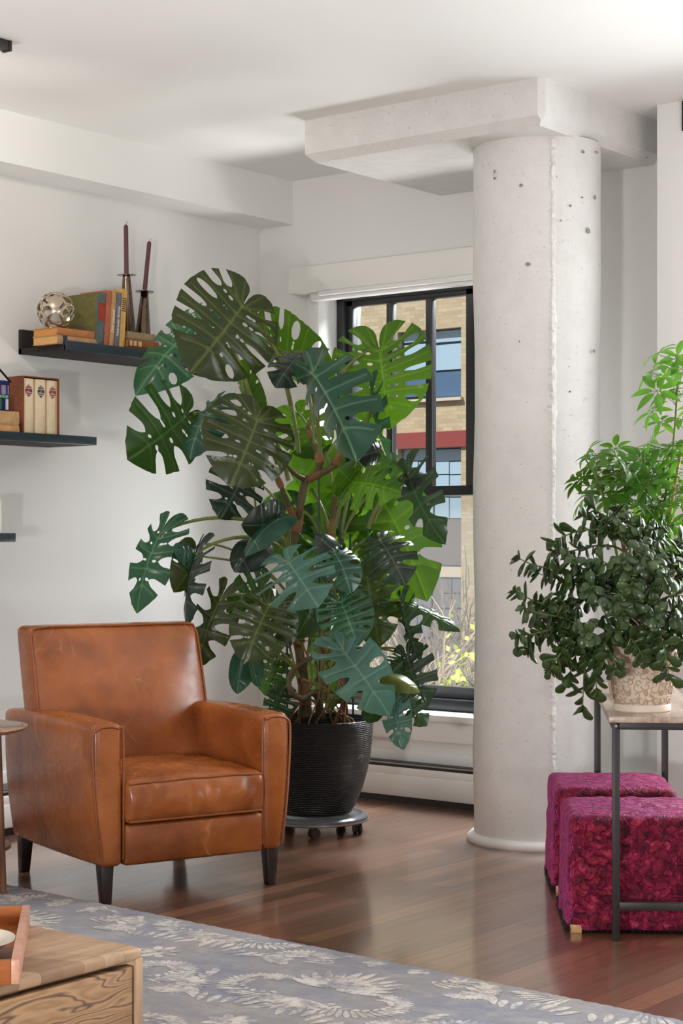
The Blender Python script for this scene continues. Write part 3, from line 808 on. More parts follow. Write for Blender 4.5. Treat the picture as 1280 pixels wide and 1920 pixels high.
# ================================================================== ottomans and console table
def velvet():
    m=Mat('crushed_velvet',(.3,.01,.06,1),.55,0,.3)
    v=m.co((1,1,1))
    wrp=m.noise(v,9,3,.6)
    wv=m.n('ShaderNodeVectorMath',operation='MULTIPLY_ADD'); m.l(wrp.outputs['Color'],wv.inputs[0]); wv.inputs[1].default_value=(.11,.11,.11); m.l(v,wv.inputs[2])
    vo=m.n('ShaderNodeTexVoronoi',feature='F1'); m.l(wv.outputs[0],vo.inputs['Vector']); vo.inputs['Scale'].default_value=42
    ve=m.n('ShaderNodeTexVoronoi',feature='DISTANCE_TO_EDGE'); m.l(wv.outputs[0],ve.inputs['Vector']); ve.inputs['Scale'].default_value=30
    nz=m.noise(wv.outputs[0],30,5,.7,.9)
    sep=m.n('ShaderNodeSeparateColor'); m.l(vo.outputs['Color'],sep.inputs[0])
    t=m.math('ADD',m.math('MULTIPLY',nz.outputs['Fac'],.98),m.math('MULTIPLY',sep.outputs[0],.22))
    c=m.ramp(t,[(.36,srgb(52,2,16)),(.54,srgb(104,6,34)),(.68,srgb(146,18,54)),(.82,srgb(190,60,98))])
    c=m.mix(m.ramp(ve.outputs['Distance'],[(0,(.5,.5,.5)),(.05,(0,0,0))]),c,srgb(58,2,20))
    m.col(c)
    h=m.math('ADD',m.math('MULTIPLY',nz.outputs['Fac'],.7),m.math('ADD',m.math('MULTIPLY',sep.outputs[1],.35),m.math('MULTIPLY',m.ramp(ve.outputs['Distance'],[(0,(0,0,0)),(.09,(1,1,1))]),.5)))
    m.bump(h,.85,.016)
    m.b.inputs['Sheen Weight'].default_value=.65; m.b.inputs['Sheen Roughness'].default_value=.35; m.b.inputs['Sheen Tint'].default_value=(1,.15,.62,1)
    m.rough(m.ramp(nz.outputs['Fac'],[(.3,(.42,.42,.42)),(.7,(.62,.62,.62))]))
    return m.m
M['velvet']=velvet()
M['fringe']=plain('black_fringe',(.012,.010,.012,1),.8)
M['pine']=wood('light_wood_feet',srgb(206,160,110),srgb(220,178,130),srgb(176,128,84),(12,12,3))
TBA=math.radians(-5.6)+YAW
def ottoman(l0,d0,label,seed):
    c=LD(l0,d0); hx,hy,hz=.210,.220,.170
    o=thing('ottoman',label,'ottoman',c,TBA+math.radians(2.2),'velvet ottomans under the console table')
    def fn(p):
        t=(hz-p.z)/(2*hz)
        k=1+.045*t+.012*math.sin(9*math.atan2(p.y,p.x)+seed)*t
        q=Vector((p.x*k,p.y*k,p.z))
        nz=noise.noise(q*14+Vector((seed,0,0)))*.5+noise.noise(q*34+Vector((seed,5,0)))*.3
        dr=Vector((p.x/hx,p.y/hy,max(0,p.z)/hz)); dr=dr.normalized() if dr.length>.01 else Vector((0,0,1))
        return q+dr*nz*.011
    m=MB(); m.rbox((hx,hy,hz+.015),.030,(34,34,26),c=(0,0,.005+hz),fn=fn); m.v=[Vector((q.x,q.y,max(q.z,.010+.004*noise.noise(q*20)))) for q in m.v]; cov=m.build('cover',M['velvet'],o,smooth=75)
    fr=MB(); rr=random.Random(seed)
    def ring(t):
        # rounded square perimeter
        s_=t*4; k=int(s_)%4; f=s_-int(s_); e=2*f-1
        X,Y=hx*1.03,hy*1.03
        return ((e*X,-Y),(X,e*Y),(-e*X,Y),(-X,-e*Y))[k]
    n=620
    for i in range(n):
        x,y=ring(i/n); j=.004
        p=Vector((x+rr.uniform(-j,j),y+rr.uniform(-j,j),.024)); q=Vector((p.x*1.008+rr.uniform(-.005,.005),p.y*1.008+rr.uniform(-.005,.005),rr.uniform(.001,.006)))
        fr.tube([p,q],[.0017,.0008],3,False)
    fr.build('fringe',M['fringe'],o)
    for sx in(-1,1):
        for sy in(-1,1):
            MB().span((sx*hx*.90-.018,sy*hy*.96-.020,0),(sx*hx*.90+.018,sy*hy*.96+.020,.026)).build('foot',M['pine'],o,bevel=.002)
    return o
uT=Vector((.995,-.097)); vT=Vector((.097,.995))
ottoman(.925,5.69,'crimson crushed velvet ottoman under the console, the front one of the two',1.0)
ottoman(.955,6.30,'magenta crushed velvet ottoman behind the front one, next to the white column',4.0)
def greige():
    m=Mat('grey_oak_laminate',(.5,.42,.36,1),.3,0,.5)
    a=m.noise(m.co((50,3,50)),1,5,.6,.6)
    m.col(m.ramp(a.outputs['Fac'],[(.3,srgb(150,128,112)),(.55,srgb(186,166,150)),(.75,srgb(204,186,170))])); return m.m
M['oak']=greige()
t0=LD(.83,5.37)
tb=thing('console_table','narrow console table with wood grain top and dark metal legs','console table',t0,TBA)
WT,LT=.247,1.22
m=MB(); m.span((-.022,-.022,.662),(WT+.022,LT+.022,.681)); m.build('tabletop',M['oak'],tb,bevel=.0015)
for x in(0,WT):
    for y in(0,LT):
        m=MB(); m.span((x-.0115,y-.0115,0),(x+.0115,y+.0115,.662)); m.build('leg',M['black_metal'],tb,bevel=.0015)
for a,c_,nm in(((0,-.0115,.640),(WT,.0115,.662),'rail'),((0,LT-.0115,.640),(WT,LT+.0115,.662),'rail'),((-.0115,0,.640),(.0115,LT,.662),'rail'),((WT-.0115,0,.640),(WT+.0115,LT,.662),'rail'),
             ((0,-.0115,.095),(WT,.0115,.119),'stretcher'),((0,LT-.0115,.095),(WT,LT+.0115,.119),'stretcher')):
    m=MB(); m.span(a,c_); m.build(nm,M['black_metal'],tb,bevel=.0015)
m=MB(); m.tube([(0,-.0112,.651),(0,-.0135,.651)],.004,12); m.build('bolt',M['aluminium'],tb,smooth=40)

# ================================================================== ceiling track
q=P(15,80,6.22); 
tk=thing('track_light','dark ceiling track light rail in the upper corner','track light',(q.x,q.y,ZC))
MB().span((q.x-.018,q.y-2.6,ZC-.034),(q.x+.018,q.y,ZC)).build('rail',M['black_metal'],tk,world=True,bevel=.002)
MB().span((q.x-.021,q.y-.012,ZC-.037),(q.x+.021,q.y+.001,ZC)).build('end_cap',M['black_metal'],tk,world=True,bevel=.002)
for yy in(-.55,-1.3):
    hd=MB(); a=Vector((q.x,q.y+yy,ZC-.034)); hd.tube([a,a+Vector((0,0,-.05))],.008,10); e=a+Vector((0,0,-.06)); hd.tube([e+Vector((.02,-.02,.03)),e+Vector((-.03,.06,-.06))],[.028,.032],20,False); hd.build('lamp_head',M['black_metal'],tk,world=True,smooth=40)
q=on_y(1279,224,YP-.001)
bk=MB(); bk.span((q.x+.002,YP-.015,2.835),(q.x+.14,YP,2.955)); tag(bk.build('curtain_bracket',M['black_metal'],bevel=.004),'small black bracket high on the white wall at the far right edge','bracket')

# ================================================================== shelves
M['shelf']=plain('dark_stained_shelf',(.026,.022,.022,1),.65,0,.2,.05,60,.25)
XF=-5.449
M['shelf_lip']=plain('sky_tinted_lip',(.016,.030,.043,1),.3,0,.6,.05,60,.25)  # blue window reflection put into the colour of the lip
def ledge(y1,y0,zt,zb_,label,up=.105):
    o=thing('picture_ledge',label,'shelf',(XL,y0,zb_),0,'dark picture ledges on the wall')
    m=MB(); m.span((XL,y0,zb_),(XF,y1,zb_+.024)); m.build('shelf_board',M['shelf'],o,world=True,bevel=.002)
    m=MB(); m.span((XL,y0,zb_),(XL+.02,y1,zb_+up)); m.build('back_rail',M['shelf'],o,world=True,bevel=.002)
    m=MB(); m.span((XF-.012,y0,zb_),(XF+.004,y1,zt)); m.build('front_lip',M['shelf_lip'],o,world=True,bevel=.002)
    return o
S1B,S2B,S3B=2.000,1.610,1.202
ledge(6.00,5.094,2.040,S1B,'dark wall ledge holding old books and two candlesticks, highest of the three')
ledge(5.268,3.9,1.646,S2B,'dark wall ledge holding a slipcase of three cream volumes')
ledge(4.819,3.6,1.239,S3B,'dark wall ledge end low at the far left, above the side table')
T1,T2,T3=S1B+.0245,S2B+.0245,S3B+.0245
def yat(px,x):
    """world y where the image column px meets the plane x"""
    s=(px-CX)/FPX; k=(-SN+CS*s)/(CS+SN*s); return x/k
def zat(px,py,x):
    s=(px-CX)/FPX; d=x/(-SN+CS*s); return HC-(py-HY)/FPX*d
def cloth(name,c,var=.18,rough=.6):
    m=Mat(name,c,rough,0,.3); v=m.co()
    a=m.noise(v,28,4,.65); b=m.noise(v,400,2)
    cv=Vector(c[:3]); m.col(m.ramp(a.outputs['Fac'],[(.3,(*(cv*(1-var)),1)),(.7,(*(cv*(1+var)),1))])); m.bump(b.outputs['Fac'],.2,.001); return m.m
def pages_mat(name,c):
    m=Mat(name,c,.8,0,.2); a=m.noise(m.co((3,3,3)),260,2); cv=Vector(c[:3]); m.col(m.ramp(a.outputs['Fac'],[(.35,(*(cv*.8),1)),(.65,(*(cv*1.1),1))])); return m.m
M['pages']=pages_mat('aged_pages',srgb(208,164,104)); M['pages_o']=pages_mat('orange_pages',srgb(200,140,78)); M['gilt']=pages_mat('gilt_pages',srgb(206,174,96))
def book_geom(o,L_,W_,T_,cover,pages,cut=.003,lying=True):
    """book in its own axes: x from spine(0) to fore edge(-W), y length, z thickness; covers plus rounded spine plus page block"""
    c=MB(); c.span((-W_,-L_/2,0),(0,L_/2,.0022)); c.span((-W_,-L_/2,T_-.0022),(0,L_/2,T_))
    n=8; vs=[];fs=[]
    for i in range(n+1):
        t=-PI/2+PI*i/n; vs += [Vector((-.003+.006*math.cos(t)+.0,-L_/2,T_/2+T_/2*math.sin(t))),Vector((-.003+.006*math.cos(t),L_/2,T_/2+T_/2*math.sin(t)))]
    for i in range(n): fs.append((2*i,2*i+1,2*i+3,2*i+2))
    fs.append(tuple(2*i for i in range(n,-1,-1))); fs.append(tuple(2*i+1 for i in range(n+1)))
    c.add(vs,fs)
    c.build('cover',cover,o,smooth=40)
    p=MB(); p.span((-W_+cut,-L_/2+cut,.0024),(-.003,L_/2-cut,T_-.0024)); p.build('page_block',pages,o)
def lying_book(label,x,y,z,L_,W_,T_,cover,pages,rz=0,group=None,cat='book'):
    o=thing('book',label,cat,(x,y,z),rz,group); book_geom(o,L_,W_,T_,cover,pages); return o
def standing_book(label,y,z,Hh,W_,T_,cover,pages,lean=0,x=XF-.016,group=None):
    """spine towards the room (+x); thickness along y, height up"""
    o=bpy.data.objects.new('book',None); COL.objects.link(o); o.empty_display_size=.05; tag(o,label,'book',group)
    # local z (thickness) -> world y ; local y (length) -> world z
    Mx=Matrix(((1,0,0),(0,0,1),(0,1,0))).to_4x4()
    Mr=Matrix.Rotation(lean,4,'X')
    W=Matrix.Translation((x,y,z))@Mr@Matrix(((1,0,0,0),(0,0,1,0),(0,1,0,Hh/2),(0,0,0,1)))
    # keep a proper rotation: mirror thickness instead of using a reflection
    Wp=Matrix.Translation((x,y+T_*math.cos(lean),z+T_*math.sin(lean)))@Mr@Matrix(((1,0,0,0),(0,0,-1,0),(0,1,0,Hh/2),(0,0,0,1)))
    o.matrix_world=Wp; MATX[o.name]=Wp.copy()
    book_geom(o,Hh,W_,T_,cover,pages); return o
def text_mesh(name,body,size,mat,parent,Mloc,shear=0,ext=.0003):
    cu_=bpy.data.curves.new(name,'FONT'); cu_.body=body; cu_.size=size; cu_.align_x='CENTER'; cu_.align_y='CENTER'; cu_.extrude=ext; cu_.shear=shear; cu_.resolution_u=2
    tmp=bpy.data.objects.new(name+'_tmp',cu_); COL.objects.link(tmp)
    dg=bpy.context.evaluated_depsgraph_get(); me=bpy.data.meshes.new_from_object(tmp.evaluated_get(dg)); me.name=name
    bpy.data.objects.remove(tmp); bpy.data.curves.remove(cu_)
    me.transform(Mloc); me.materials.clear(); me.materials.append(mat)
    o=bpy.data.objects.new(name,me); COL.objects.link(o); o.parent=parent; MATX[o.name]=MATX[parent.name].copy(); return o
c_olive=cloth('olive_cloth',srgb(104,100,54)); c_tealgrey=cloth('teal_grey_cloth',srgb(84,98,98)); c_russet=cloth('russet_cloth',srgb(168,96,72)); c_tan=cloth('tan_cloth',srgb(184,142,94)); c_slate=cloth('slate_cloth',srgb(104,106,122)); c_gold=cloth('ochre_cloth',srgb(196,158,92))
c_rust=cloth('rust_leather',srgb(180,118,76)); c_buff=cloth('buff_leather',srgb(178,142,104)); c_grey=cloth('worn_grey_leather',srgb(146,126,98)); c_brn=cloth('brown_leather',srgb(146,88,56)); c_brn2=cloth('red_brown_leather',srgb(158,98,62)); c_band=cloth('navy_band',srgb(48,66,84)); c_red=cloth('red_label',srgb(150,52,38))
M['white_ink']=plain('white_ink',srgb(236,230,216),.6); M['dark_ink']=plain('dark_ink',srgb(60,52,48),.6); M['gilt_ink']=plain('gilt_ink',srgb(214,190,140),.5)
# --- lying pair at the left end
yA0,yA1=yat(105,XF-.03),yat(174,XF-.03)
L1=yA1-yA0; ymid=(yA0+yA1)/2
b1=lying_book('buff old book with navy spine band, lower of the two lying under the silver ball',XF-.018,ymid+.005,T1,L1+.02,.150,.036,c_buff,M['pages'],group='old books on the highest ledge')
MB().span((-.001,-.085,-.0005),(.0042,-.062,.0365)).build('spine_band',c_band,b1)
b2=lying_book('rust old book lying directly under the silver ball',XF-.024,ymid,T1+.0365,L1+.005,.145,.033,c_rust,M['pages_o'],group='old books on the highest ledge')
# --- standing row; the big olive one shows its front board
def st(px0,px1,ptop,label,cover,pages,W_=.16,lean=0.0):
    x=XF-.016; y0=yat(px0,x); y1=yat(px1,x); h=zat(px0,ptop,x)-T1
    return standing_book(label,y0,T1+.0005,h,W_,y1-y0,cover,pages,lean,x,'old books on the highest ledge'),y1-y0,h
ln=math.radians(-4.2)
px_off=-3
o,t_,h=st(179.5,193.5,547,'tall olive book with grey spine and red label behind the silver ball',c_tealgrey,M['gilt'],.215,ln)
MB().span((-.214,-h/2+.001,t_-.0008),(-.008,h/2-.001,t_+.0006)).build('front_board',c_olive,o)
MB().span((.0,h*.0,.004),(.0036,h*.32,t_-.004)).build('spine_label',c_red,o)
o,t_,h=st(194,203.5,543,'russet cloth book standing next to the olive book',c_russet,M['pages'],.16,ln)
o,t_,h=st(204.3,212.5,545,'tan book with white script title on its spine',c_tan,M['gilt'],.15,ln)
Mt=Matrix(((0,0,1,.0038),(-1,0,0,-.02),(0,-1,0,t_/2),(0,0,0,1)))
Mt=Matrix(((0,0,1,.0032),(1,0,0,-.012),(0,1,0,t_/2),(0,0,0,1)))
def spine_text(o,body,size,mat,yy,t_,flip=False,shear=.3):
    # reading upwards: text x -> local y (up), text y -> local +z (towards -world y = image left)
    Mt=Matrix(((0,0,1,.0034),(1,0,0,yy),(0,1,0,t_/2),(0,0,0,1)))
    text_mesh('lettering',body,size,mat,o,Mt,shear)
spine_text(o,'Old Gisond',.021,M['white_ink'],-.005,t_)
o,t_,h=st(213.5,222,547,'slate blue book with white script title on its spine',c_slate,M['gilt'],.135,ln)
spine_text(o,'Nebraska Strong',.019,M['white_ink'],0,t_)
o,t_,h=st(223,232.5,540,'ochre book at the right end of the upright row',c_gold,M['pages'],.14,ln)
for k in range(7): MB().span((.001,h*.14+k*.009,.004),(.0036,h*.14+.004+k*.009,t_-.004)).build('lettering',M['dark_ink'],o)
# --- lying stack at the right
y0s=yat(237,XF-.02); 
zz=T1
for i,(nm,cv,Ls,Ts,dx,pg) in enumerate((('red brown old book, bottom of the three stacked by the candlesticks',c_brn2,.185,.021,0,M['pages']),('brown leather book with pale spine tooling, middle of the three stacked',c_brn,.190,.036,.004,M['pages']),('worn grey old book, top of the three stacked by the candlesticks',c_grey,.172,.032,-.004,M['pages']))):
    o=lying_book(nm,XF-.020+dx*.5,y0s+Ls/2+.008*(i!=0),zz,Ls,.115,Ts,cv,pg,group='old books on the highest ledge')
    if i<2:
        for a,c_ in((-.45,-.38),(-.33,-.24),(-.18,-.08)): MB().span((.001,Ls*a,Ts*.2),(.0036,Ls*c_,Ts*.8)).build('spine_tooling',M['gilt_ink'],o)
    zz+=Ts+.0005
# --- openwork ball
M['champagne']=plain('champagne_metal',srgb(196,180,158),.2,.85,.6)
def ball():
    R=.0795
    r=random.Random(12); n=34; dirs=[]
    g=PI*(3-math.sqrt(5))
    for i in range(n):
        y=1-2*(i+.5)/n; q=math.sqrt(1-y*y); a=g*i+r.uniform(-.25,.25); dirs.append(Vector((q*math.cos(a),q*math.sin(a),y)).normalized())
    bm=bmesh.new(); bmesh.ops.create_icosphere(bm,subdivisions=6,radius=1.0)
    ctr=Vector((.72,-.35,.35)).normalized()
    def edge_dist(p):
        ds=sorted((math.acos(max(-1,min(1,p.dot(d)))) for d in dirs)); return ds[1]-ds[0]
    kill=[]
    for f in bm.faces:
        p=f.calc_center_median().normalized()
        if edge_dist(p)>.15 and (p-ctr).length>.40: kill.append(f)
    bmesh.ops.delete(bm,geom=kill,context='FACES')
    for _ in range(3): bmesh.ops.smooth_vert(bm,verts=[v for v in bm.verts if v.is_boundary],factor=.5,use_axis_x=True,use_axis_y=True,use_axis_z=True)
    for v in bm.verts: v.co=v.co.normalized()*R
    me=bpy.data.meshes.new('openwork_ball'); bm.to_mesh(me); bm.free()
    for p in me.polygons: p.use_smooth=True
    me.materials.append(M['champagne'])
    o=bpy.data.objects.new('openwork_ball',me); COL.objects.link(o)
    md=o.modifiers.new('wall','SOLIDIFY'); md.thickness=.006; md.offset=-1
    o.location=(XF-.097,ymid-.045,T1+.0365+.0335+R); o.rotation_euler=(0,0,-.3)
    tag(o,'silver openwork ball resting on two lying books','decorative ball')
ball()
# --- candlesticks
M['gunmetal']=plain('polished_gunmetal',srgb(116,100,86),.18,1,.6)
M['candle']=plain('burgundy_wax',srgb(96,56,58),.4,0,.4,.05,80,.1)
M['wick']=plain('wick',srgb(90,84,78),.9)
def candlestick(px,py_pan,px_base,py_ctop,px_ctop,lab1,lab2):
    x=XF-.20
    y=yat(px_base,x); zp=zat(px,py_pan,x); yp=yat(px,x)
    base=Vector((x,y,T1)); pan=Vector((x,yp,zp)); ax=(pan-base); Lc=ax.length; ax.normalize()
    o=bpy.data.objects.new('candlestick',None); COL.objects.link(o); o.empty_display_size=.05; tag(o,lab1,'candlestick','cone candlesticks on the highest ledge')
    q=Vector((0,0,1)).rotation_difference(ax); Wm=Matrix.Translation(base)@q.to_matrix().to_4x4(); o.matrix_world=Wm; MATX[o.name]=Wm
    cn=MB(); cn.lathe([(0,0),(.044,0),(.045,.003),(.017,Lc-.002),(.015,Lc),(0,Lc)],40,(0,0,0),False); co_=cn.build('cone',M['gunmetal'],o,smooth=40)
    for k in range(4):
        t=.18+.2*k; r_=.045+(.017-.045)*t; a=math.atan2(-.62,.78)+.35
        s_=MB(); s_.lathe([(.0,.0035),(.0022,.003),(.0035,0)],10,(0,0,0),False); R_=Vector((0,0,1)).rotation_difference(Vector((math.cos(a),math.sin(a),.15)).normalized()).to_matrix()
        s_.v=[R_@p+Vector((r_*math.cos(a),r_*math.sin(a),t*Lc)) for p in s_.v]; s_.build('stud',M['gunmetal'],co_,smooth=60)
    MB().lathe([(0,Lc),(.030,Lc),(.0425,Lc+.001),(.0425,Lc+.003),(.030,Lc+.003),(0,Lc+.003)],40,(0,0,0),False).build('drip_pan',M['gunmetal'],o,smooth=40)
    b=base+ax*(Lc+.0032); tz=zat(px_ctop,py_ctop,x); tp_=Vector((x,yat(px_ctop,x),tz)); ax2=(tp_-b); L2=ax2.length; ax2.normalize()
    c=bpy.data.objects.new('candle',None); COL.objects.link(c); c.empty_display_size=.05; tag(c,lab2,'candle','burgundy candles on the highest ledge')
    Wm=Matrix.Translation(b)@Vector((0,0,1)).rotation_difference(ax2).to_matrix().to_4x4(); c.matrix_world=Wm; MATX[c.name]=Wm
    MB().lathe([(0,0),(.0105,0),(.0102,L2-.012),(.008,L2-.004),(.003,L2),(0,L2)],28,(0,0,0),False).build('wax_stick',M['candle'],c,smooth=40)
    MB().tube(smooth_path([(0,0,L2-.002),(.001,.001,L2+.006),(.003,.004,L2+.011),(.006,.009,L2+.013)],4),.0010,6).build('wick',M['wick'],c)
candlestick(237,517,240,421,236,'taller metal cone candlestick behind the upright books','upright burgundy taper candle in the taller candlestick')
candlestick(271,548,266,452,280,'shorter metal cone candlestick behind the stack of three books','leaning burgundy taper candle in the shorter candlestick')
# --- second ledge
xs2=XF-.03
M['slipcase']=cloth('brown_slipcase',srgb(132,74,46)); M['cream']=cloth('cream_cloth',srgb(228,208,176),.05)
y0=yat(44,xs2); y1=yat(111,xs2); z1=zat(44,704,xs2); hS=z1-T2
dS=.20
sc=thing('slipcase','brown open slipcase on the middle ledge holding three cream volumes','slipcase',(xs2,y0,T2))
m=MB(); tk_=.0035
m.span((xs2-dS,y0,T2),(xs2,y1,T2+tk_)); m.span((xs2-dS,y0,T2+hS-tk_),(xs2,y1,T2+hS)); m.span((xs2-dS,y0,T2),(xs2-dS+tk_,y1,T2+hS))
wS=(y1-y0)/3
ys=[y0,y0+wS*1.03,y0+wS*2.03,y1]
for yy in(y0,y1-tk_): m.span((xs2-dS,yy,T2),(xs2,yy+tk_,T2+hS))
m.build('case',M['slipcase'],sc,world=True,bevel=.0006)
inks=[plain('burgundy_ink',srgb(122,38,52),.6),plain('black_brown_ink',srgb(70,56,48),.6),plain('rust_ink',srgb(134,62,38),.6)]
titles=['COMEDIES','HISTORIES','TRAGEDIES']; lab=['burgundy','black','rust red']
def cart(sc_):
    pts=[]
    half=[(0,1.0),(.16,.98),(.28,.88),(.30,.72),(.50,.66),(.62,.55),(.64,.30),(.74,.12),(.74,-.16),(.64,-.34),(.60,-.52),(.44,-.68),(.30,-.74),(.28,-.84),(.14,-.90),(.08,-1.0),(0,-1.02)]
    for x,y in half: pts.append((x*sc_,y*sc_))
    for x,y in reversed(half[1:-1]): pts.append((-x*sc_,y*sc_))
    return pts
for k in range(3):
    ya,yb=ys[k]+.005,ys[k+1]-.005; tkk=yb-ya
    bo_=standing_book('cream volume with %s spine emblem in the slipcase'%lab[k],ya,T2+tk_+.0003,hS-2*tk_-.006,dS-.022,tkk,M['cream'],M['pages'],0,xs2-.009,'cream volumes in the slipcase')
    hh=hS-.013
    Mt=Matrix(((0,0,1,.0028),(0,1,0,hh*.285),(-1,0,0,tkk/2),(0,0,0,1)))
    e=MB(); e.prism(cart(.0250),.0009,Mt); em=e.build('emblem',inks[k],bo_)
    for yy,tx,sz,sh_ in((.0195,'THE',.0075,0),(.0095,titles[k],.0066,0),(.0015,'of',.006,0),(-.0065,'William',.0095,.15),(-.0145,'Shakespeare',.0068,.15)):
        text_mesh('lettering',tx,sz,M['white_ink'],em,Mt@Matrix.Translation((0,yy,.0010)),sh_,.0002)
# two lying books and a stained glass house on them
yE=yat(35,XF-.02)
z_=T2
hb=[.031,.046]
zA=zat(20,771,XF-.02)
tot=zA-T2; hb=[tot*.40,tot*.59]
for i,(nm,cv) in enumerate((('orange tan book lying on the middle ledge under a thicker book',cloth('orange_tan_cloth',srgb(196,148,98))),('thick buff book lying directly under the stained glass house',cloth('thick_buff_cloth',srgb(182,146,104))))):
    lying_book(nm,XF-.018,yE-.11-.001*i,z_,.22,.15,hb[i],cv,M['pages'],group='lying books on the middle ledge'); z_+=hb[i]+.0005
M['lead']=plain('lead_came',(.03,.028,.03,1),.4,.5)
def sg(n,c): 
    m=Mat(n,c,.12,0,.6); m.b.inputs['Transmission Weight'].default_value=.25; return m.m
sgB,sgW,sgP,sgT,sgG=sg('blue_glass',srgb(30,36,140)),sg('white_glass',srgb(226,220,224)),sg('lilac_glass',srgb(196,174,206)),sg('mint_glass',srgb(130,196,176)),sg('green_glass',srgb(80,120,80))
hx=XF-.045; hw=.115; yh1=yat(17,hx); yh0=yh1-hw; z0h=z_+.0004
hse=thing('stained_glass_house','small stained glass house lantern on lying books at the ledge','ornament',((hx-.035),yh0,z0h))
zt=zat(10,714,hx); hh=zt-z0h
MB().span((hx-.075,yh0,z0h),(hx,yh1,z0h+.004)).build('base_plate',M['lead'],hse,world=True)
def glassbox(nm,m,ya,yb,za,zb2,x=hx):
    k=MB(); k.span((x-.003,ya,za),(x,yb,zb2)); return k.build(nm,m,hse,world=True)
def fr_(a): return yh0+hw*a
rows=[(.02,.40,[(.0,.14,sgW),(.16,.30,sgG),(.32,.50,sgB),(.52,.66,sgG),(.68,.80,sgB),(.84,.99,sgW)]),(.42,.52,[(.0,.48,sgT),(.5,.99,sgT)]),(.54,.86,[(.0,.10,sgW),(.12,.22,sgB),(.24,.36,sgP),(.38,.5,sgP),(.52,.62,sgB),(.64,.74,sgP),(.76,.86,sgP),(.88,.94,sgB),(.95,.99,sgW)]),(.88,1.0,[(0,.99,sgB)])]
for a,b_,cells in rows:
    for u,v_,mm in cells: glassbox('glass_pane',mm,fr_(u),fr_(v_),z0h+.004+(hh-.004)*a,z0h+.004+(hh-.004)*b_)
ld=MB()
for a in(0,.41,.53,.87,1.0): ld.span((hx-.004,yh0,z0h+.003+(hh-.004)*a-.001),(hx+.001,yh1,z0h+.003+(hh-.004)*a+.0015))
for a in(0,.15,.31,.51,.67,.82,1.0): ld.span((hx-.004,fr_(a)-.001,z0h+.003),(hx+.001,fr_(a)+.001,zt))
ld.span((hx-.076,yh1-.003,z0h+.003),(hx,yh1,zt)); ld.span((hx-.076,yh0,z0h+.003),(hx-.073,yh1,zt)); ld.span((hx-.076,yh0,z0h+.003),(hx,yh0+.003,zt))
ld.build('came_frame',M['lead'],hse,world=True)
ap=zt+.048; ym=(yh0+yh1)/2
MG=Matrix(((0,0,1,hx-.003),(1,0,0,0),(0,1,0,0),(0,0,0,1)))
MB().prism([(yh0+.004,zt),(yh1-.004,zt),(ym,ap-.004)],.003,MG).build('gable_pane',sgW,hse,world=True)
for sg_ in(-1,1):
    k=MB(); e=ym+sg_*(hw/2+.008); k.add([(hx+.006,e,zt-.005),(hx-.082,e,zt-.005),(hx-.082,ym,ap),(hx+.006,ym,ap),(hx+.006,e,zt-.001),(hx-.082,e,zt-.001),(hx-.082,ym,ap+.004),(hx+.006,ym,ap+.004)],[(0,1,2,3),(4,7,6,5),(0,4,5,1),(1,5,6,2),(2,6,7,3),(3,7,4,0)])
    k.build('roof_slope',M['lead'],hse,world=True)
# third ledge: a white book end
o=standing_book('white book standing at the end of the lowest ledge',yat(3,XF-.03)-.024,T3,.150,.16,.024,cloth('white_cloth',srgb(226,222,214),.04),M['pages'],0,XF-.03)
# ================================================================== monstera leaves
def leafmat(name,base,vein,trans,tfac,rough=.33,coat=.0):
    m=Mat(name,base,rough-.06,0,.36)
    at=m.n('ShaderNodeAttribute'); at.attribute_name='vein'
    v=m.co()
    nz=m.noise(v,9,4,.6)
    cv=Vector(base[:3])
    c=m.ramp(nz.outputs['Fac'],[(.3,(*(cv*.78),1)),(.7,(*(cv*1.22),1))])
    c=m.mix(m.ramp(at.outputs['Fac'],[(.0,(.85,.85,.85)),(.008,(.45,.45,.45)),(.022,(0,0,0))]),c,vein)
    m.col(c)
    f=m.noise(v,160,2); m.bump(f.outputs['Fac'],.06,.001)
    tr=m.n('ShaderNodeBsdfTranslucent'); tr.inputs['Color'].default_value=trans
    mx=m.n('ShaderNodeMixShader'); mx.inputs[0].default_value=tfac
    m.l(m.b.outputs[0],mx.inputs[1]); m.l(tr.outputs[0],mx.inputs[2]); m.l(mx.outputs[0],m.out.inputs['Surface'])
    return m.m
LM={
 'dark':leafmat('dark_green_leaf',(.012,.040,.010,1),(.10,.17,.06,1),(.10,.26,.02,1),.22),
 'olive':leafmat('warm_tinted_leaf',(.026,.037,.008,1),(.12,.15,.035,1),(.07,.15,.012,1),.12,.33),  # warm reflected light is put into this leaf colour
 'teal':leafmat('sky_tinted_leaf',(.015,.056,.037,1),(.14,.26,.16,1),(.08,.26,.06,1),.18,.30),  # blue sky reflection is put into this leaf colour
 'sky_pale':leafmat('sky_sheen_leaf',(.045,.115,.092,1),(.16,.26,.19,1),(.08,.22,.07,1),.16,.30),  # lighter copy with a stronger sky reflection painted into the colour
 'bright':leafmat('fresh_green_leaf',(.028,.085,.006,1),(.19,.32,.03,1),(.10,.225,.008,1),.38,.36),
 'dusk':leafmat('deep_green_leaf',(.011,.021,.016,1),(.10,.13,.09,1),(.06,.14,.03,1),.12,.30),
 'young':leafmat('yellow_green_leaf',(.12,.145,.03,1),(.3,.34,.1,1),(.3,.4,.06,1),.3,.4),
}
RT=[(0,1.0),(7,.955),(18,.90),(32,.84),(50,.755),(70,.68),(90,.625),(110,.575),(130,.52),(148,.455),(162,.38),(172,.27),(178,.14)]
def rad_(deg):
    a=abs(deg)
    for (a0,r0),(a1,r1) in zip(RT,RT[1:]):
        if a<=a1:
            t=(a-a0)/(a1-a0); return r0+(r1-r0)*t
    return .12
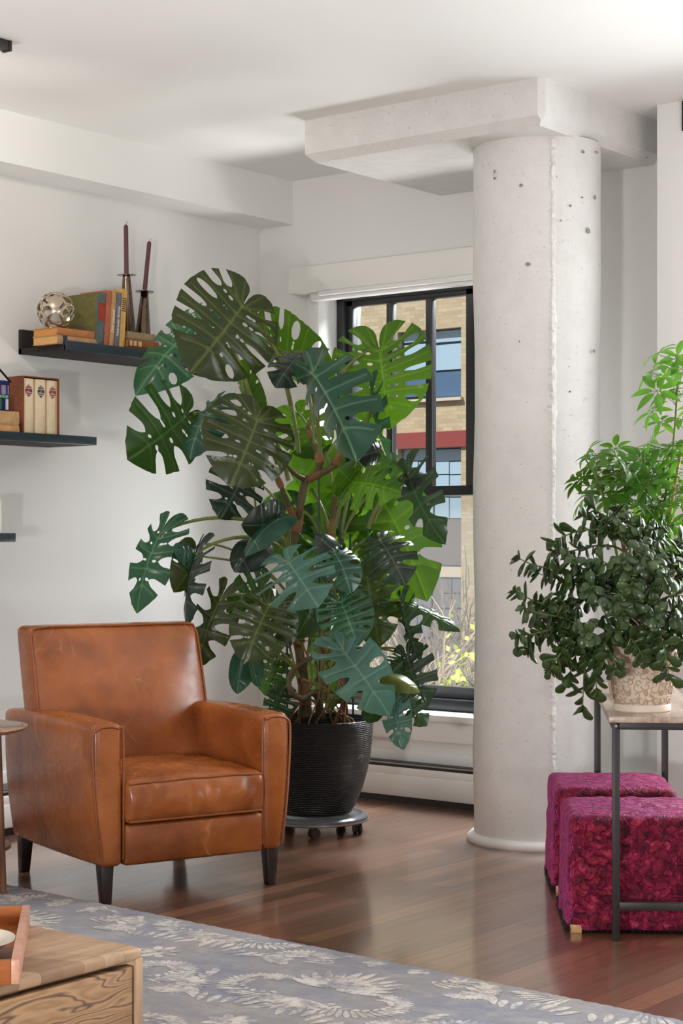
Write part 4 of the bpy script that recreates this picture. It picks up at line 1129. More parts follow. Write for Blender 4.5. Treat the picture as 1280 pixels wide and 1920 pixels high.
def template(seed,nsl,t0,holes,ph=(22,138),wid=.05,closed=.25,flare=-.2):
    r=random.Random(seed)
    out=[(0.0,.0)]
    degs=[178-k*4 for k in range(1,44)]+[0]+[-(k*4+2) for k in range(1,44)]+[-178]
    degs=sorted(set(degs),reverse=True)
    wob=[r.uniform(-.012,.012) for _ in degs]
    for dg,w_ in zip(degs,wob):
        a=math.radians(dg); q=rad_(dg)*(1+ (w_ if abs(dg)>8 else 0))
        out.append((q*math.sin(a),q*math.cos(a)))
    polys=[]; veins=[[(0,-.02+1.0*k/16) for k in range(17)]]
    for sd in(-1,1):
        phis=[ph[0]+(ph[1]-ph[0])*(k+.5)/max(1,nsl)+r.uniform(-3,3) for k in range(nsl)]
        # veins between the slits
        vph=[ph[0]+(ph[1]-ph[0])*k/max(1,nsl) for k in range(nsl+1)]+[160]
        for p_ in vph:
            ym=max(0.0,.80*(1-(p_/118.0))) if p_<118 else 0.0
            e=(sd*rad_(p_)*.93*math.sin(math.radians(p_)),rad_(p_)*.93*math.cos(math.radians(p_)))
            c=(e[0]*.52,ym+(e[1]-ym)*.34)
            veins.append([((1-t)**2*0+2*t*(1-t)*c[0]+t*t*e[0],(1-t)**2*ym+2*t*(1-t)*c[1]+t*t*e[1]) for t in [k/7 for k in range(8)]])
        for i,p_ in enumerate(phis):
            ym=max(0.0,.80*(1-(p_/118.0))) if p_<118 else 0.0
            R=rad_(p_)
            e=(sd*R*math.sin(math.radians(p_)),R*math.cos(math.radians(p_)))
            c=(e[0]*.52,ym+(e[1]-ym)*.34)
            def cur(t): return ((1-t)**2*0+2*t*(1-t)*c[0]+t*t*e[0],(1-t)**2*ym+2*t*(1-t)*c[1]+t*t*e[1])
            def slit(a,b,wm,rnd_end):
                n=9; L_=[];Rr=[]
                for k in range(n+1):
                    u=k/n; t=a+(b-a)*u
                    x,y=cur(t); x2,y2=cur(t+.01); dx,dy=x2-x,y2-y; h=math.hypot(dx,dy) or 1
                    if rnd_end: w_=wm*math.sqrt(max(0,4*u*(1-u)))
                    else: w_=wm*min(1,math.sqrt(max(0,u)/.3))*(1+flare*u)
                    L_.append((x-dy/h*w_,y+dx/h*w_)); Rr.append((x+dy/h*w_,y-dx/h*w_))
                return L_+Rr[::-1]
            st=t0+r.uniform(-.07,.09)
            if r.random()<closed: polys.append(slit(st,.93,wid*r.uniform(.7,1.0),True))
            else: polys.append(slit(st,1.07,wid*r.uniform(.55,1.0),False))
            if holes and p_<125:
                polys.append(slit(st*.38,st*.38+.11+r.uniform(0,.05),.016*r.uniform(.8,1.3),True))
                if r.random()<.5: polys.append(slit(st*.70,st*.70+.10,.014,True))
    def inside(pt,poly):
        x,y=pt; c=False; j=len(poly)-1
        for i in range(len(poly)):
            xi,yi=poly[i]; xj,yj=poly[j]
            if (yi>y)!=(yj>y) and x<(xj-xi)*(y-yi)/(yj-yi)+xi: c=not c
            j=i
        return c
    vs=[];ed=[]
    def addloop(p,close=True):
        o=len(vs); vs.extend(Vector(q) for q in p); n=len(p)
        for k in range(n if close else n-1): ed.append((o+k,o+(k+1)%n))
    addloop(out)
    for p in polys: addloop(p)
    for vn in veins: addloop(vn,False)
    g=.045
    yy=-.55
    row=0
    while yy<1.0:
        xx=-.75+(g/2 if row%2 else 0)
        while xx<.75:
            q=(xx+r.uniform(-.006,.006),yy+r.uniform(-.006,.006))
            if inside(q,out): vs.append(Vector(q))
            xx+=g
        yy+=g*.87; row+=1
    ov,oe,of,_,_,_=delaunay_2d_cdt(vs,ed,[],0,1e-4)
    faces=[]
    for f in of:
        c=(sum(ov[i].x for i in f)/len(f),sum(ov[i].y for i in f)/len(f))
        if inside(c,out) and not any(inside(c,p) for p in polys): faces.append(tuple(f))
    used=sorted({i for f in faces for i in f}); mp={i:k for k,i in enumerate(used)}
    pts=[(ov[i].x,ov[i].y) for i in used]; faces=[tuple(mp[i] for i in f) for f in faces]
    segs=[(vn[k],vn[k+1]) for vn in veins for k in range(len(vn)-1)]
    mids=[(vn is veins[0]) for vn in veins for k in range(len(vn)-1)]
    vd=[]
    for (x,y) in pts:
        best=9
        for (a,b),md in zip(segs,mids):
            dx,dy=b[0]-a[0],b[1]-a[1]; L2=dx*dx+dy*dy+1e-12
            t=max(0,min(1,((x-a[0])*dx+(y-a[1])*dy)/L2)); d=math.hypot(x-a[0]-t*dx,y-a[1]-t*dy)+(0 if md else .006)
            if d<best: best=d
        vd.append(best)
    return pts,faces,vd
TPL={'A':template(1,5,.46,True,wid=.055),'B':template(2,6,.48,True,wid=.055,closed=.35),'C':template(3,4,.34,True,wid=.066,closed=.05,flare=.75),'D':template(4,4,.27,False,wid=.072,closed=0,flare=1.1),
     'E':template(5,4,.46,True,wid=.065,closed=.2),'F':template(6,2,.62,False,ph=(50,110),wid=.035,closed=.5),'G':template(8,0,.5,False),'H':template(9,4,.36,False,wid=.058,closed=.1,flare=.8)}
CAM=Vector((0,0,HC))
def leaf(root,tpl,mat,base,tip,wscale=1.0,roll=0,bend=.5,foldL=.15,foldR=.15,curl=.25,wave=.02,seed=0,flip=False,label=None,name='leaf'):
    pts,faces,vd=TPL[tpl]
    base,tip=Vector(base),Vector(tip)
    C=(tip-base); L_=C.length; C.normalize()
    mid=(base+tip)/2; V=(CAM-mid).normalized()
    N=(V-C*V.dot(C)).normalized(); N=Matrix.Rotation(math.radians(roll),3,C)@N
    if flip: N=-N
    k=bend if abs(bend)>1e-3 else 1e-3
    y1=math.sin(k)/k; z1=-(1-math.cos(k))/k
    S_=L_/math.hypot(y1,z1); al=math.atan2(z1,y1)
    ey=C*math.cos(al)-N*math.sin(al); ez=C*math.sin(al)+N*math.cos(al); ex=ey.cross(ez)
    r=random.Random(seed); p1,p2=r.uniform(0,6.28),r.uniform(0,6.28)
    vs=[]
    for (x,y),d in zip(pts,vd):
        x*=wscale
        f=(foldL if x<0 else foldR); a=abs(x); sg=-1 if x<0 else 1
        ang=f+curl*a*1.2
        X=sg*a*math.cos(ang); Z=-a*math.sin(ang)
        yy=math.sin(k*y)/k; zz=-(1-math.cos(k*y))/k
        q=math.hypot(x,y)
        Z+=wave*math.sin(4.2*math.atan2(x,y)+p1)*q*q*1.6+wave*.7*math.sin(9*y+p2)*a
        Z+=.016*min(1.0,d/.05)                     # quilted between the veins
        tan=math.cos(k*y),-math.sin(k*y)
        Yl=yy-Z*tan[1]; Zl=zz+Z*tan[0]
        vs.append(base+(ex*X+ey*Yl+ez*Zl)*S_)
    inv=MATX[root.name].inverted()
    me=bpy.data.meshes.new(name); me.from_pydata([tuple(inv@p) for p in vs],[],faces)
    at=me.attributes.new('vein','FLOAT','POINT'); at.data.foreach_set('value',vd)
    for p in me.polygons: p.use_smooth=True
    me.materials.append(LM[mat]); o=bpy.data.objects.new(name,me); COL.objects.link(o); o.parent=root; MATX[o.name]=MATX[root.name].copy()
    if label: o['label']=label
    return o,ey,ez
mo=thing('monstera','tall monstera with large split leaves growing from the black planter','monstera',(pc.x,pc.y,.43))
M['stem']=plain('brown_stem',srgb(92,80,54),.6,0,.3,.3,60,.3)
M['petiole']=plain('green_petiole',srgb(112,122,62),.45,0,.4,.1,60,.2)
M['node']=plain('papery_sheath',srgb(132,98,66),.7,0,.2,.3,60,.25)
M['aroot']=plain('aerial_root',srgb(136,100,70),.7,0,.2,.2,80,.2)
M['stake']=plain('green_plastic_stake',srgb(30,62,50),.35)
def pp(l): return [P(*q) for q in l]
TR=[smooth_path(pp([(575,1345,7.38),(566,1260,7.40),(552,1150,7.36),(545,1060,7.34),(556,985,7.36),(572,900,7.38)]),6),
    smooth_path(pp([(572,900,7.38),(590,892,7.36),(600,862,7.34),(588,830,7.36),(577,800,7.40)]),5),
    smooth_path(pp([(572,900,7.38),(606,885,7.34),(630,868,7.36),(650,820,7.42)]),5),
    smooth_path(pp([(556,985,7.36),(540,945,7.30),(524,905,7.26),(512,880,7.22)]),5),
    smooth_path(pp([(605,1345,7.36),(590,1300,7.30),(565,1310,7.22),(543,1290,7.18),(550,1255,7.18),(600,1225,7.18)]),5),
    smooth_path(pp([(598,1345,7.42),(600,1270,7.45),(612,1180,7.45),(618,1080,7.48),(622,1000,7.50),(628,930,7.48)]),6),
    smooth_path(pp([(556,980,7.36),(566,940,7.33),(574,900,7.36)]),4),
    smooth_path(pp([(572,900,7.38),(552,888,7.3),(534,870,7.22)]),4)]
for i,t_ in enumerate(TR):
    n=len(t_); r0=(.024,.017,.016,.013,.014,.017,.016,.012)[i]
    rs=[r0*(1-.35*k/(n-1))*(1+.10*math.sin(k*1.4)) for k in range(n)]
    MB().tube(t_,rs,10).build('stem',M['stem'],mo,world=True,smooth=60)
    if i in(0,1,2,3,5):
        for kk in range(3,n,7):
            a,b=t_[kk-1],t_[min(kk+2,n-1)]
            s_=MB(); s_.tube([a,(a+b)/2,b],[rs[kk]*1.25,rs[kk]*1.32,rs[kk]*1.02],10,False); s_.build('leaf_sheath',M['node'],mo,world=True,smooth=60)
ALLN=[q for i in (0,1,2,5) for q in TR[i]]
def petiole(base,ey,ez,node=None,r0=.0062,sag=0):
    if node is None:
        want=base.z-.22
        node=min(ALLN,key=lambda q:abs(q.z-max(.65,want))*1.2+(q-base).length*.5)
    else: node=P(*node)
    D=(base-node).length
    pts=bez(node,node+Vector((0,0,.30*D))+(base-node)*.25,base-ey*.30*D*.6-ez*.12*D+Vector((0,0,.05*D-sag)),base,12)
    MB().tube(pts,[r0*(1.25-.5*k/12) for k in range(13)],8).build('petiole',M['petiole'],mo,world=True,smooth=60)
# (template, material, base px/py/depth, tip px/py/depth, width, roll, bend, foldL, foldR, curl, flip, node)
LV=[
 ('B','olive',(453,576,7.05),(354,700,6.93),1.02,-8,.55,.10,.10,.25,0,(545,760,7.35)),
 ('B','teal',(376,600,7.50),(258,744,7.42),.62,35,.6,.2,.3,.3,0,(500,860,7.4)),
 ('C','dark',(345,783,7.15),(238,862,7.02),.98,-16,.6,.12,.12,.3,0,(530,880,7.3)),
 ('D','teal',(402,757,7.0),(356,862,6.96),.72,46,.8,.3,.2,.4,0,(520,870,7.2)),
 ('A','olive',(482,788,6.92),(430,914,6.84),1.06,-10,.65,.10,.14,.28,0,(540,900,7.2)),
 ('F','bright',(455,709,7.55),(505,776,7.5),.55,50,.5,.3,.1,.2,0,(500,850,7.45)),
 ('E','bright',(510,643,7.72),(630,706,7.62),.80,34,.45,.1,.3,.2,0,(560,850,7.45)),
 ('C','teal',(585,700,6.98),(668,868,6.88),.95,-22,.7,.10,1.45,.25,0,(600,850,7.3)),
 ('H','dusk',(560,668,7.25),(516,728,7.15),.85,20,.8,.2,.2,.35,0,(590,840,7.35)),
 ('B','bright',(712,660,7.50),(730,806,7.42),.98,8,.20,-.05,-.05,.05,0,None),
 ('D','teal',(697,744,7.42),(733,862,7.38),.50,66,.4,.3,.3,.3,0,(670,900,7.45)),
 ('F','dusk',(713,842,7.30),(668,858,7.22),1.0,-10,1.1,.3,.3,.4,0,(650,930,7.4)),
 ('H','bright',(662,905,7.10),(752,926,7.0),.80,-34,.6,.05,.35,.25,0,(626,1000,7.3)),
 ('F','bright',(660,905,7.12),(634,880,7.05),1.3,10,.4,.1,.1,.2,0,(630,990,7.3)),
 ('D','dusk',(766,890,7.25),(836,1020,7.15),.52,24,.85,.2,.25,.35,0,(690,990,7.4)),
 ('F','dusk',(772,893,7.25),(806,900,7.2),1.0,-40,1.0,.2,.2,.5,0,(700,980,7.4)),
 ('C','bright',(712,930,7.62),(800,1128,7.55),.66,-24,.5,.1,.1,.2,0,(640,1010,7.5)),
 ('B','bright',(668,915,7.70),(716,1015,7.66),.95,12,.3,.05,.05,.1,0,(640,1000,7.5)),
 ('C','dusk',(713,1014,7.05),(760,1098,6.95),.92,-12,.9,.25,.3,.35,0,(640,1080,7.4)),
 ('H','dark',(757,1132,7.20),(862,1186,7.15),.42,-58,.5,.2,.4,.3,0,(640,1180,7.35)),
 ('F','bright',(757,1130,7.22),(752,1096,7.2),1.1,15,.4,.1,.1,.2,0,None),
 ('D','dusk',(755,1137,7.15),(792,1238,7.1),.45,42,.6,.3,.3,.3,0,(660,1190,7.35)),
 ('A','olive',(688,1085,7.32),(712,1214,7.22),.74,6,.5,.1,.1,.2,0,(630,1180,7.45)),
 ('B','teal',(640,1130,6.92),(671,1212,6.85),.95,-6,.5,.10,.10,.25,0,(600,1200,7.3)),
 ('D','sky_pale',(539,1053,6.72),(597,1140,6.62),1.08,-8,.7,.12,.05,.28,0,(552,1150,7.2)),
 ('E','teal',(627,1037,6.92),(657,1114,6.84),.82,-26,.8,.1,.3,.3,0,(610,1130,7.3)),
 ('G','dusk',(628,1036,6.95),(590,1004,6.95),.9,30,.7,.2,.2,.3,0,None),
 ('A','olive',(504,1136,6.85),(458,1245,6.78),.86,10,.8,.2,.15,.32,0,(560,1200,7.2)),
 ('E','dark',(494,1100,7.2),(424,1148,7.1),.8,-20,.6,.15,.15,.3,0,(560,1180,7.3)),
 ('C','olive',(512,1128,7.0),(540,1215,6.95),.80,-25,.7,.2,.2,.3,0,(570,1220,7.25)),
 ('C','teal',(300,1003,7.08),(256,1151,7.0),.56,38,.55,.28,.2,.3,0,(540,1022,7.28)),
 ('F','teal',(365,1038,7.0),(322,1030,6.95),1.0,35,.6,.2,.2,.3,0,None),
 ('F','olive',(364,1040,7.02),(326,1112,6.98),.75,-38,.6,.2,.3,.3,0,None),
 ('D','dusk',(367,1041,6.98),(356,1176,6.92),.42,50,.6,.4,.4,.3,0,(548,1050,7.28)),
 ('D','olive',(412,1127,7.02),(368,1254,7.0),.56,24,.6,.25,.2,.3,0,(556,1190,7.25)),
 ('C','dusk',(455,893,7.25),(412,974,7.18),1.0,-10,.6,.15,.15,.3,0,(540,980,7.35)),
 ('F','dusk',(520,977,7.05),(452,984,6.98),.90,-30,.8,.2,.2,.35,0,None),
 ('G','dusk',(482,1020,7.12),(440,1074,7.05),.85,20,.8,.2,.2,.35,0,None),
 ('G','teal',(520,975,6.98),(462,1045,6.92),.55,48,.8,.3,.3,.3,0,None),
 ('G','teal',(456,1233,7.0),(445,1302,6.95),.62,20,.5,.2,.2,.3,0,(560,1270,7.25)),
 ('G','teal',(470,1222,6.98),(487,1290,6.94),.50,35,.5,.2,.2,.3,0,(560,1270,7.25)),
 ('H','sky_pale',(643,1220,6.80),(731,1343,6.70),.64,-14,.55,.12,.12,.25,0,(598,1290,7.2)),
 ('E','sky_pale',(738,1314,6.86),(756,1407,6.80),.50,10,.5,.15,.15,.25,0,(612,1330,7.25)),
 ('C','dark',(755,1312,6.95),(800,1362,6.9),.80,-20,.7,.2,.2,.3,0,(612,1335,7.25)),
 ('G','young',(734,1270,6.90),(786,1300,6.86),.62,-38,.7,.3,.3,.3,0,(650,1290,7.2)),
 ('C','dusk',(764,1234,7.10),(800,1328,7.04),.74,18,.6,.2,.2,.3,0,(640,1260,7.35)),
 ('H','dark',(758,1236,7.12),(735,1262,7.08),1.5,10,.6,.2,.2,.3,0,None),
 ('G','dark',(700,1326,7.0),(690,1356,6.96),1.0,10,.5,.2,.2,.3,0,(620,1335,7.3)),
 ('F','dark',(592,1118,7.12),(552,1196,7.06),.9,-24,.8,.2,.2,.3,0,(580,1200,7.3)),
 ('G','bright',(602,848,7.62),(560,912,7.58),1.1,10,.3,.1,.1,.15,0,None),
 ('F','bright',(585,918,7.66),(640,1000,7.6),1.0,-10,.3,.1,.1,.15,0,None),
 ('B','bright',(660,985,7.68),(726,1070,7.62),.9,10,.3,.1,.1,.2,0,None),
 ('G','bright',(618,1190,7.60),(600,1256,7.58),.8,5,.3,.1,.1,.15,0,None),
 ('E','dark',(560,960,7.6),(500,1040,7.55),1.1,5,.5,.15,.15,.25,0,None),
 ('E','dark',(600,1010,7.62),(560,1100,7.58),1.1,-8,.5,.15,.15,.25,0,None),
 ('H','dark',(680,1050,7.66),(740,1140,7.6),1.0,-10,.5,.15,.15,.25,0,None),
 ('F','bright',(690,800,7.72),(676,862,7.68),.7,10,.3,.1,.1,.15,0,None),
 ('H','dark',(712,858,7.45),(792,902,7.38),.45,-35,.4,.2,.2,.2,0,None),
 ('E','dark',(520,1240,7.45),(496,1304,7.4),.9,10,.5,.2,.2,.3,0,None),
 ('E','dark',(528,1300,7.3),(506,1352,7.28),1.0,20,.5,.2,.2,.3,0,None),
 ('E','bright',(560,780,7.66),(598,862,7.6),1.0,-20,.4,.1,.1,.2,0,None),
 ('E','dark',(655,1100,7.68),(690,1190,7.62),.9,20,.5,.2,.2,.3,0,None),
 ('F','dark',(590,1250,7.62),(620,1320,7.58),.8,20,.5,.2,.2,.3,0,None),
]
for i,(tp_,mt_,b_,t_,w_,ro,be,fl,fr2,cu2,fp,nd) in enumerate(LV):
    o,ey,ez=leaf(mo,tp_,mt_,P(*b_),P(*t_),w_,ro,be,fl,fr2,cu2,.022,i*7+1,bool(fp))
    petiole(P(*b_),ey,ez,nd,.0075 if (P(*b_)-P(*t_)).length>.22 else .0048)
# bare young petioles, aerial roots
rr=random.Random(21)
for k in range(16):
    a=rr.uniform(0,2*PI); q=Vector((pc.x+.17*math.cos(a)*rr.uniform(.4,1.15),pc.y+.17*math.sin(a)*rr.uniform(.4,1.15),.408))
    n0=P(rr.uniform(545,640),rr.uniform(1180,1300),rr.uniform(7.2,7.45))
    pts=smooth_path([n0,(n0+q)/2+Vector((rr.uniform(-.06,.06),rr.uniform(-.06,.06),rr.uniform(-.02,.05))),q+Vector((rr.uniform(-.02,.02),rr.uniform(-.02,.02),.05)),q],5)
    MB().tube(pts,rr.uniform(.003,.0065),7).build('aerial_root',M['aroot'],mo,world=True,smooth=60)
for (x0_,y0_,x1_,y1_) in((452,690,520,1345),(600,1345,596,668),(645,1350,636,930),(662,1340,656,1000),(690,1230,690,960),(538,1345,538,1040),(560,1340,585,1180),(575,1345,540,1200),(618,1345,660,1160)):
    MB().tube([P(x1_,y1_,7.42),P(x0_,y0_,7.42)] ,.0048,8).build('petiole' if y1_>1150 else 'support_stake',M['petiole'] if y1_>1150 else M['stake'],mo,world=True,smooth=60)
for z_h in(.56,.80):
    MB().tube([Vector((pc.x+.17*math.cos(2*PI*k/32),pc.y+.17*math.sin(2*PI*k/32),z_h)) for k in range(33)],.0022,6,False).build('support_ring',M['stake'],mo,world=True,smooth=60)

# ================================================================== pots on the console
def swirl_pot():
    m=Mat('embossed_plaster',(.72,.64,.56,1),.55,0,.3)
    return m.m
M['plaster']=plain('embossed_plaster',srgb(222,204,184),.6,0,.3,.12,160,.05)
M['saucer']=plain('cream_glazed_saucer',srgb(230,214,196),.4,0,.4)
jp=LD(.936,5.530)
ZTB=.681
jpot=thing('embossed_pot','cream embossed scroll pot standing on the near end of the console table','plant pot',(jp.x,jp.y,ZTB))
prof=[(0,.004),(.078,.004),(.082,.02),(.088,.05),(.095,.09),(.102,.14),(.109,.19),(.1105,.204),(.108,.208),(.103,.204),(.098,.18)]
MB().lathe(prof,96,(0,0,0),False).build('pot',M['plaster'],jpot,smooth=40)
MB().lathe([(0,0),(.086,0),(.0895,.004),(.0895,.020),(.0875,.024),(.085,.022),(.084,.006),(0,.006)],72,(0,0,0),False).build('saucer',M['saucer'],jpot,smooth=40)
MB().lathe([(0,.188),(.1,.185)],32,(0,0,0),False).build('soil',plain('grey_gravel',srgb(176,170,162),.9,0,.2,.8,80,.3),jpot)
def prad(z):
    for (r0,z0),(r1,z1) in zip(prof[1:8],prof[2:8]):
        if z<=z1: return r0+(r1-r0)*(z-z0)/(z1-z0)
    return .109
# raised scrollwork
rr=random.Random(6); faceA=math.atan2(-jp.y,-jp.x); sw=MB()
def onpot(a,z,h=.0012): r_=prad(z)+h; return Vector((r_*math.cos(a),r_*math.sin(a),z))
def scroll(a,z,size,rot,hand):
    pts=[]
    for k in range(22):
        t=k/21; ang=rot+hand*t*5.6; rad=size*(1-.86*t)
        x=rad*math.cos(ang); y=rad*math.sin(ang)
        zz_=min(.196,max(.026,z+y)); pts.append(onpot(a+x/prad(zz_),zz_))
    sw.tube(pts,[.0019*(1-.45*k/21) for k in range(22)],5,False)
for k in range(13):
    a0=faceA-1.7+3.4*k/12
    for j,z in enumerate((.045,.078,.112,.146,.176)):
        h=1 if (k+j)%2 else -1
        scroll(a0+rr.uniform(-.05,.05)+(.12 if j%2 else 0),z+rr.uniform(-.006,.006),.0165*rr.uniform(.8,1.15),rr.uniform(-.6,.6)+(PI if h>0 else 0),h)
    if k%2==0:
        for z in(.062,.13):
            ctr=a0+.13
            for q in range(6): 
                w_=2*PI*q/6; sw.tube([onpot(ctr+.0055*math.cos(w_+2*PI*e/8)/.1*.45+.0055*math.cos(w_)/.1,z+.0055*math.sin(w_)+.0025*math.sin(w_+2*PI*e/8)) for e in range(9)],.0007,4,False)
    for z in(.034,.061,.095,.128,.162,.184): scroll(a0+.13+rr.uniform(-.05,.05),z+rr.uniform(-.005,.005),.0105*rr.uniform(.8,1.2),rr.uniform(0,6.28),rr.choice((-1,1)))
sw.build('scrollwork',plain('patina_scrollwork',srgb(184,162,140),.6),jpot,smooth=70)
# schefflera pot
sp_=LD(1.010,6.08)
spot_=thing('flower_pot','plain pale pot behind the embossed pot on the console table','plant pot',(sp_.x,sp_.y,ZTB))
M['paleglaze']=plain('pale_pink_glaze',srgb(206,190,178),.45)
MB().lathe([(0,0),(.085,0),(.092,.01),(.108,.10),(.118,.19),(.120,.205),(.114,.208),(.108,.19)],64,(0,0,0),False).build('pot',M['paleglaze'],spot_,smooth=40)
MB().lathe([(0,.185),(.109,.182)],32,(0,0,0),False).build('soil',M['soil'],spot_)

# ================================================================== jade plant
def jademat():
    m=Mat('jade_leaf',(.03,.06,.02,1),.28,0,.5)
    nz=m.noise(m.co(),16,3); 
    m.col(m.ramp(nz.outputs['Fac'],[(.3,(.022,.044,.014,1)),(.55,(.040,.076,.022,1)),(.75,(.066,.115,.028,1))]))
    m.b.inputs['Subsurface Weight'].default_value=0
    return m.m
M['jade']=jademat(); M['jstem']=plain('jade_trunk',srgb(112,82,60),.7,0,.2,.4,70,.3); M['jtwig']=plain('jade_green_twig',srgb(104,112,62),.5,0,.3)
jade=thing('jade_plant','spreading jade plant with thick dark green leaves in the embossed pot','jade plant',(jp.x,jp.y,ZTB+.20))
JL=[]
for i in range(7):
    t=(0,.15,.36,.58,.78,.92,1)[i]; w=(.05,.10,.20,.285,.30,.20,.06)[i]
    JL.append((t,w))
fol=MB()
def jleaf(p,d,up,L_):
    d=d.normalized(); s_=d.cross(up)
    s_=s_.normalized() if s_.length>1e-4 else d.orthogonal().normalized()
    n_=s_.cross(d); vs=[]; 
    for i,(t,w) in enumerate(JL):
        c=p+d*(L_*t)-n_*(.16*L_*t*t)
        th2=.11*math.sin(PI*min(.97,max(.06,t)))**.6
        for (cx_,cy_) in((-1,0),(-.6,.8),(0,1),(.6,.8),(1,0),(.6,-.8),(0,-1),(-.6,-.8)):
            vs.append(c+s_*(cx_*w*L_)+n_*((cy_*th2+ .12*abs(cx_)*w)*L_))
    fs=[]
    for i in range(6):
        for j in range(8): fs.append((i*8+j,i*8+(j+1)%8,(i+1)*8+(j+1)%8,(i+1)*8+j))
    fs.append(tuple(range(7,-1,-1))); fs.append(tuple(48+j for j in range(8)))
    fol.add(vs,fs)
tw=MB(); trunk=MB()
JE=[(975,1048,5.45),(968,1108,5.50),(985,1140,5.40),(972,1190,5.42),(990,1215,5.45),(1040,1015,5.55),(1062,1042,5.45),(1092,968,5.62),(1110,950,5.68),(1152,960,5.60),(1182,980,5.55),(1240,1000,5.6),(1272,1030,5.5),(1092,1322,5.40),(1065,1275,5.42),(1040,1240,5.40),(1046,1150,5.45),(1108,1098,5.40),(1098,1185,5.36),(1130,1052,5.42),(1168,1052,5.38),(1202,1040,5.38),(1250,1080,5.36),(1276,1150,5.36),(1232,1238,5.34),(1205,1232,5.34),(1118,1290,5.38),(1058,1090,5.5),(1150,1132,5.34),(1184,1100,5.33),(1228,1150,5.32),(1305,1060,5.45),(1312,1170,5.4),(1026,1180,5.48),(1076,1210,5.40),(1010,1075,5.52),(1140,990,5.6),(1230,1010,5.5),(1275,1225,5.40),(1128,1245,5.37),(1085,1130,5.6),(1160,1180,5.40),(1020,1130,5.6)]
rr=random.Random(17)
JE+=[(x+rr.uniform(-34,34),y+rr.uniform(-26,30),d+rr.uniform(-.08,.10)) for (x,y,d) in JE if 1030<x<1290 and 1000<y<1250]
main=[]
for k,(px,py,d) in enumerate(((1140,1120,5.5),(1190,1090,5.48),(1235,1120,5.5),(1095,1190,5.47),(1165,1000,5.6))):
    a=Vector((jp.x+rr.uniform(-.05,.05),jp.y+rr.uniform(-.04,.04),ZTB+.186)); b=P(px,py,d)
    pts=bez(a,a+Vector((0,0,.10)),b+Vector((0,0,-.04)),b,8); main.append(pts)
    trunk.tube(pts,[.011*(1-.5*q/8) for q in range(9)],9)
for k,(px,py,d) in enumerate(JE):
    e=P(px,py,d)
    src=min((q for m_ in main for q in m_[3:]),key=lambda q:(q-e).length+max(0,q.z-e.z)*.3)
    D=(e-src).length
    pts=bez(src,src+(e-src)*.3+Vector((0,0,.25*D)),e+(src-e)*.3+Vector((0,0,.18*D if e.z<src.z else -.05*D)),e,max(8,int(D/.0185)))
    n=len(pts)
    tw.tube(pts,[.0042*(1-.6*q/(n-1)) for q in range(n)],6)
    ph=rr.uniform(0,PI)
    for q in range(n):
        if q<n*.22 and D>.08: continue
        t=(pts[min(q+1,n-1)]-pts[max(q-1,0)]).normalized()
        if q%1==0:
            ph+=PI/2+rr.uniform(-.6,.6)
            a=t.orthogonal().normalized(); b=t.cross(a)
            for h in(0,1):
                if rr.random()<.12: continue
                out_=(a*math.cos(ph+h*PI)+b*math.sin(ph+h*PI))
                dr=(out_*rr.uniform(.6,1.1)+t*rr.uniform(-.1,1.0)+Vector((0,0,rr.uniform(-.85,.05))))
                jleaf(pts[q],dr,t+Vector((0,0,.3)),rr.uniform(.042,.060))
    t=(pts[-1]-pts[-2]).normalized()
    for h in range(5):
        a=t.orthogonal().normalized(); b=t.cross(a); w_=h*1.9
        jleaf(e,t+(a*math.cos(w_)+b*math.sin(w_))*.9,t,rr.uniform(.02,.036))
fol.build('foliage',M['jade'],jade,world=True,smooth=60); tw.build('twigs',M['jtwig'],jade,world=True,smooth=60); trunk.build('trunk',M['jstem'],jade,world=True,smooth=60)

# ================================================================== umbrella plant
M['sch']=leafmat('umbrella_leaf',(.055,.155,.022,1),(.16,.28,.06,1),(.20,.48,.03,1),.32,.34)
M['sstem']=plain('umbrella_plant_stem',srgb(104,116,60),.55,0,.3,.2,60,.2)
sch=thing('umbrella_plant','tall umbrella plant with fresh green leaf whorls behind the jade plant','umbrella plant',(sp_.x,sp_.y,ZTB+.19))
fo=MB(); ste=MB(); rr=random.Random(33)
def leaflet(p,d,n_,L_):
    d=d.normalized(); s_=d.cross(n_); s_=s_.normalized() if s_.length>1e-4 else d.orthogonal().normalized(); n_=s_.cross(d)
    vs=[];fs=[]
    K_=6
    for i in range(K_+1):
        t=i/K_; w=.17*math.sin(PI*min(1,t**.8))**.8*L_ if 0<i<K_ else .004*L_
        c=p+d*(L_*t)-n_*(.30*L_*t*t)
        vs += [c-s_*w+n_*w*.28,c-n_*w*.0,c+s_*w+n_*w*.28]
    for i in range(K_):
        for j in range(2): fs.append((i*3+j,i*3+j+1,(i+1)*3+j+1,(i+1)*3+j))
    fo.add(vs,fs)
def umbel(c,axis,L_,nl):
    axis=axis.normalized(); a=axis.orthogonal().normalized(); b=axis.cross(a); o_=rr.uniform(0,6)
    for k in range(nl):
        w_=o_+2*PI*k/nl; out_=a*math.cos(w_)+b*math.sin(w_)
        ls=L_*rr.uniform(.8,1.1)
        q=c+out_*ls*.16
        ste.tube([c,q],.0009,4,False)
        leaflet(q,out_+axis*rr.uniform(-.15,.22),axis,ls)
ST=[[(1200,1205,6.08),(1235,1000,6.10),(1262,830,6.12),(1272,668,6.14)],[(1185,1205,6.06),(1150,1010,6.02),(1118,900,6.0),(1098,862,5.98)],[(1192,1205,6.1),(1180,1020,6.1),(1172,920,6.12),(1165,858,6.12)],[(1205,1205,6.1),(1225,1020,6.15),(1215,900,6.18),(1205,860,6.18)],[(1200,1205,6.1),(1260,1050,6.05),(1290,930,6.0),(1300,840,6.0)],[(1205,1205,6.1),(1275,1080,6.2),(1310,900,6.2),(1320,720,6.2)]]
STP=[]
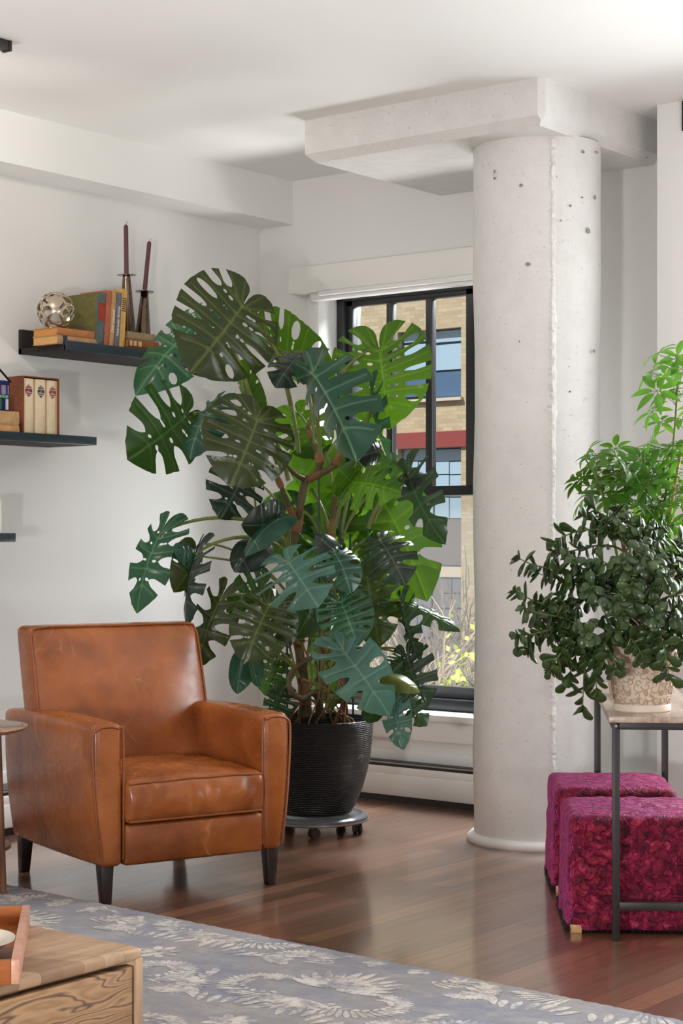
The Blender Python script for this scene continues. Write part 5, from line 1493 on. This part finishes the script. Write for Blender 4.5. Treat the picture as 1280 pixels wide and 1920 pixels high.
for s_ in ST:
    p_=smooth_path(pp(s_),8); STP+=p_; ste.tube(p_,[.0062*(1-.55*k/(len(p_)-1)) for k in range(len(p_))],8)
UM=[(1220,692),(1236,664),(1264,668),(1282,690),(1228,735),(1252,742),(1276,742),(1246,705),(1238,790),(1268,786),(1225,768),(1216,828),(1238,848),(1266,838),(1282,860),(1105,853),(1122,868),(1150,846),(1170,858),(1198,862),(1088,898),(1112,908),(1140,890),(1166,892),(1190,902),(1216,905),(1240,900),(1268,902),(1098,935),(1132,932),(1160,932),(1190,940),(1220,945),(1248,940),(1278,950),(1262,988),(1232,1000),(1278,1028),(1205,980),(1172,978),(1140,965),(1185,875),(1228,875),(1252,872),(1205,920),(1150,912),(1270,925),(1260,1040),(1240,1060),(1278,1075),(1230,960),(1300,760),(1310,900),(1305,1000),(1300,680)]
for px,py in UM:
    for rep in range(2 if py>830 else 1):
        d=6.08+rr.uniform(-.14,.16); c=P(px+rr.uniform(-6,6)*(1+rep),py+rr.uniform(-6,6)*(1+rep),d)
        nd=min(STP,key=lambda q:(q-c).length+max(0,q.z-c.z+.03)*2)
        D=(c-nd).length
        ste.tube(bez(nd,nd+(c-nd)*.4+Vector((0,0,.02)),c+Vector((0,0,-.02)),c,6),.0013,5,False)
        ax=(c-nd)*2.2+Vector((rr.uniform(-.1,.1),rr.uniform(-.1,.1),.16)); ax=ax+(CAM-c).normalized()*.06
        umbel(c,ax,rr.uniform(.060,.082),rr.choice((6,7,7,8)))
vo_=fo.build('foliage',M['sch'],sch,world=True,smooth=60)
at=vo_.data.attributes.new('vein','FLOAT','POINT'); at.data.foreach_set('value',[0.004 if i%3==1 else .5 for i in range(len(vo_.data.vertices))])
ste.build('stems',M['sstem'],sch,world=True,smooth=60)
k=MB(); k.tube([P(1216,1205,6.10),P(1279,826,6.02)],.0052,10); tag(k.build('bamboo_cane',wood('bamboo',srgb(196,160,112),srgb(210,178,132),srgb(164,128,84),(20,20,3)),smooth=40),'pale bamboo cane staking the umbrella plant','plant cane')
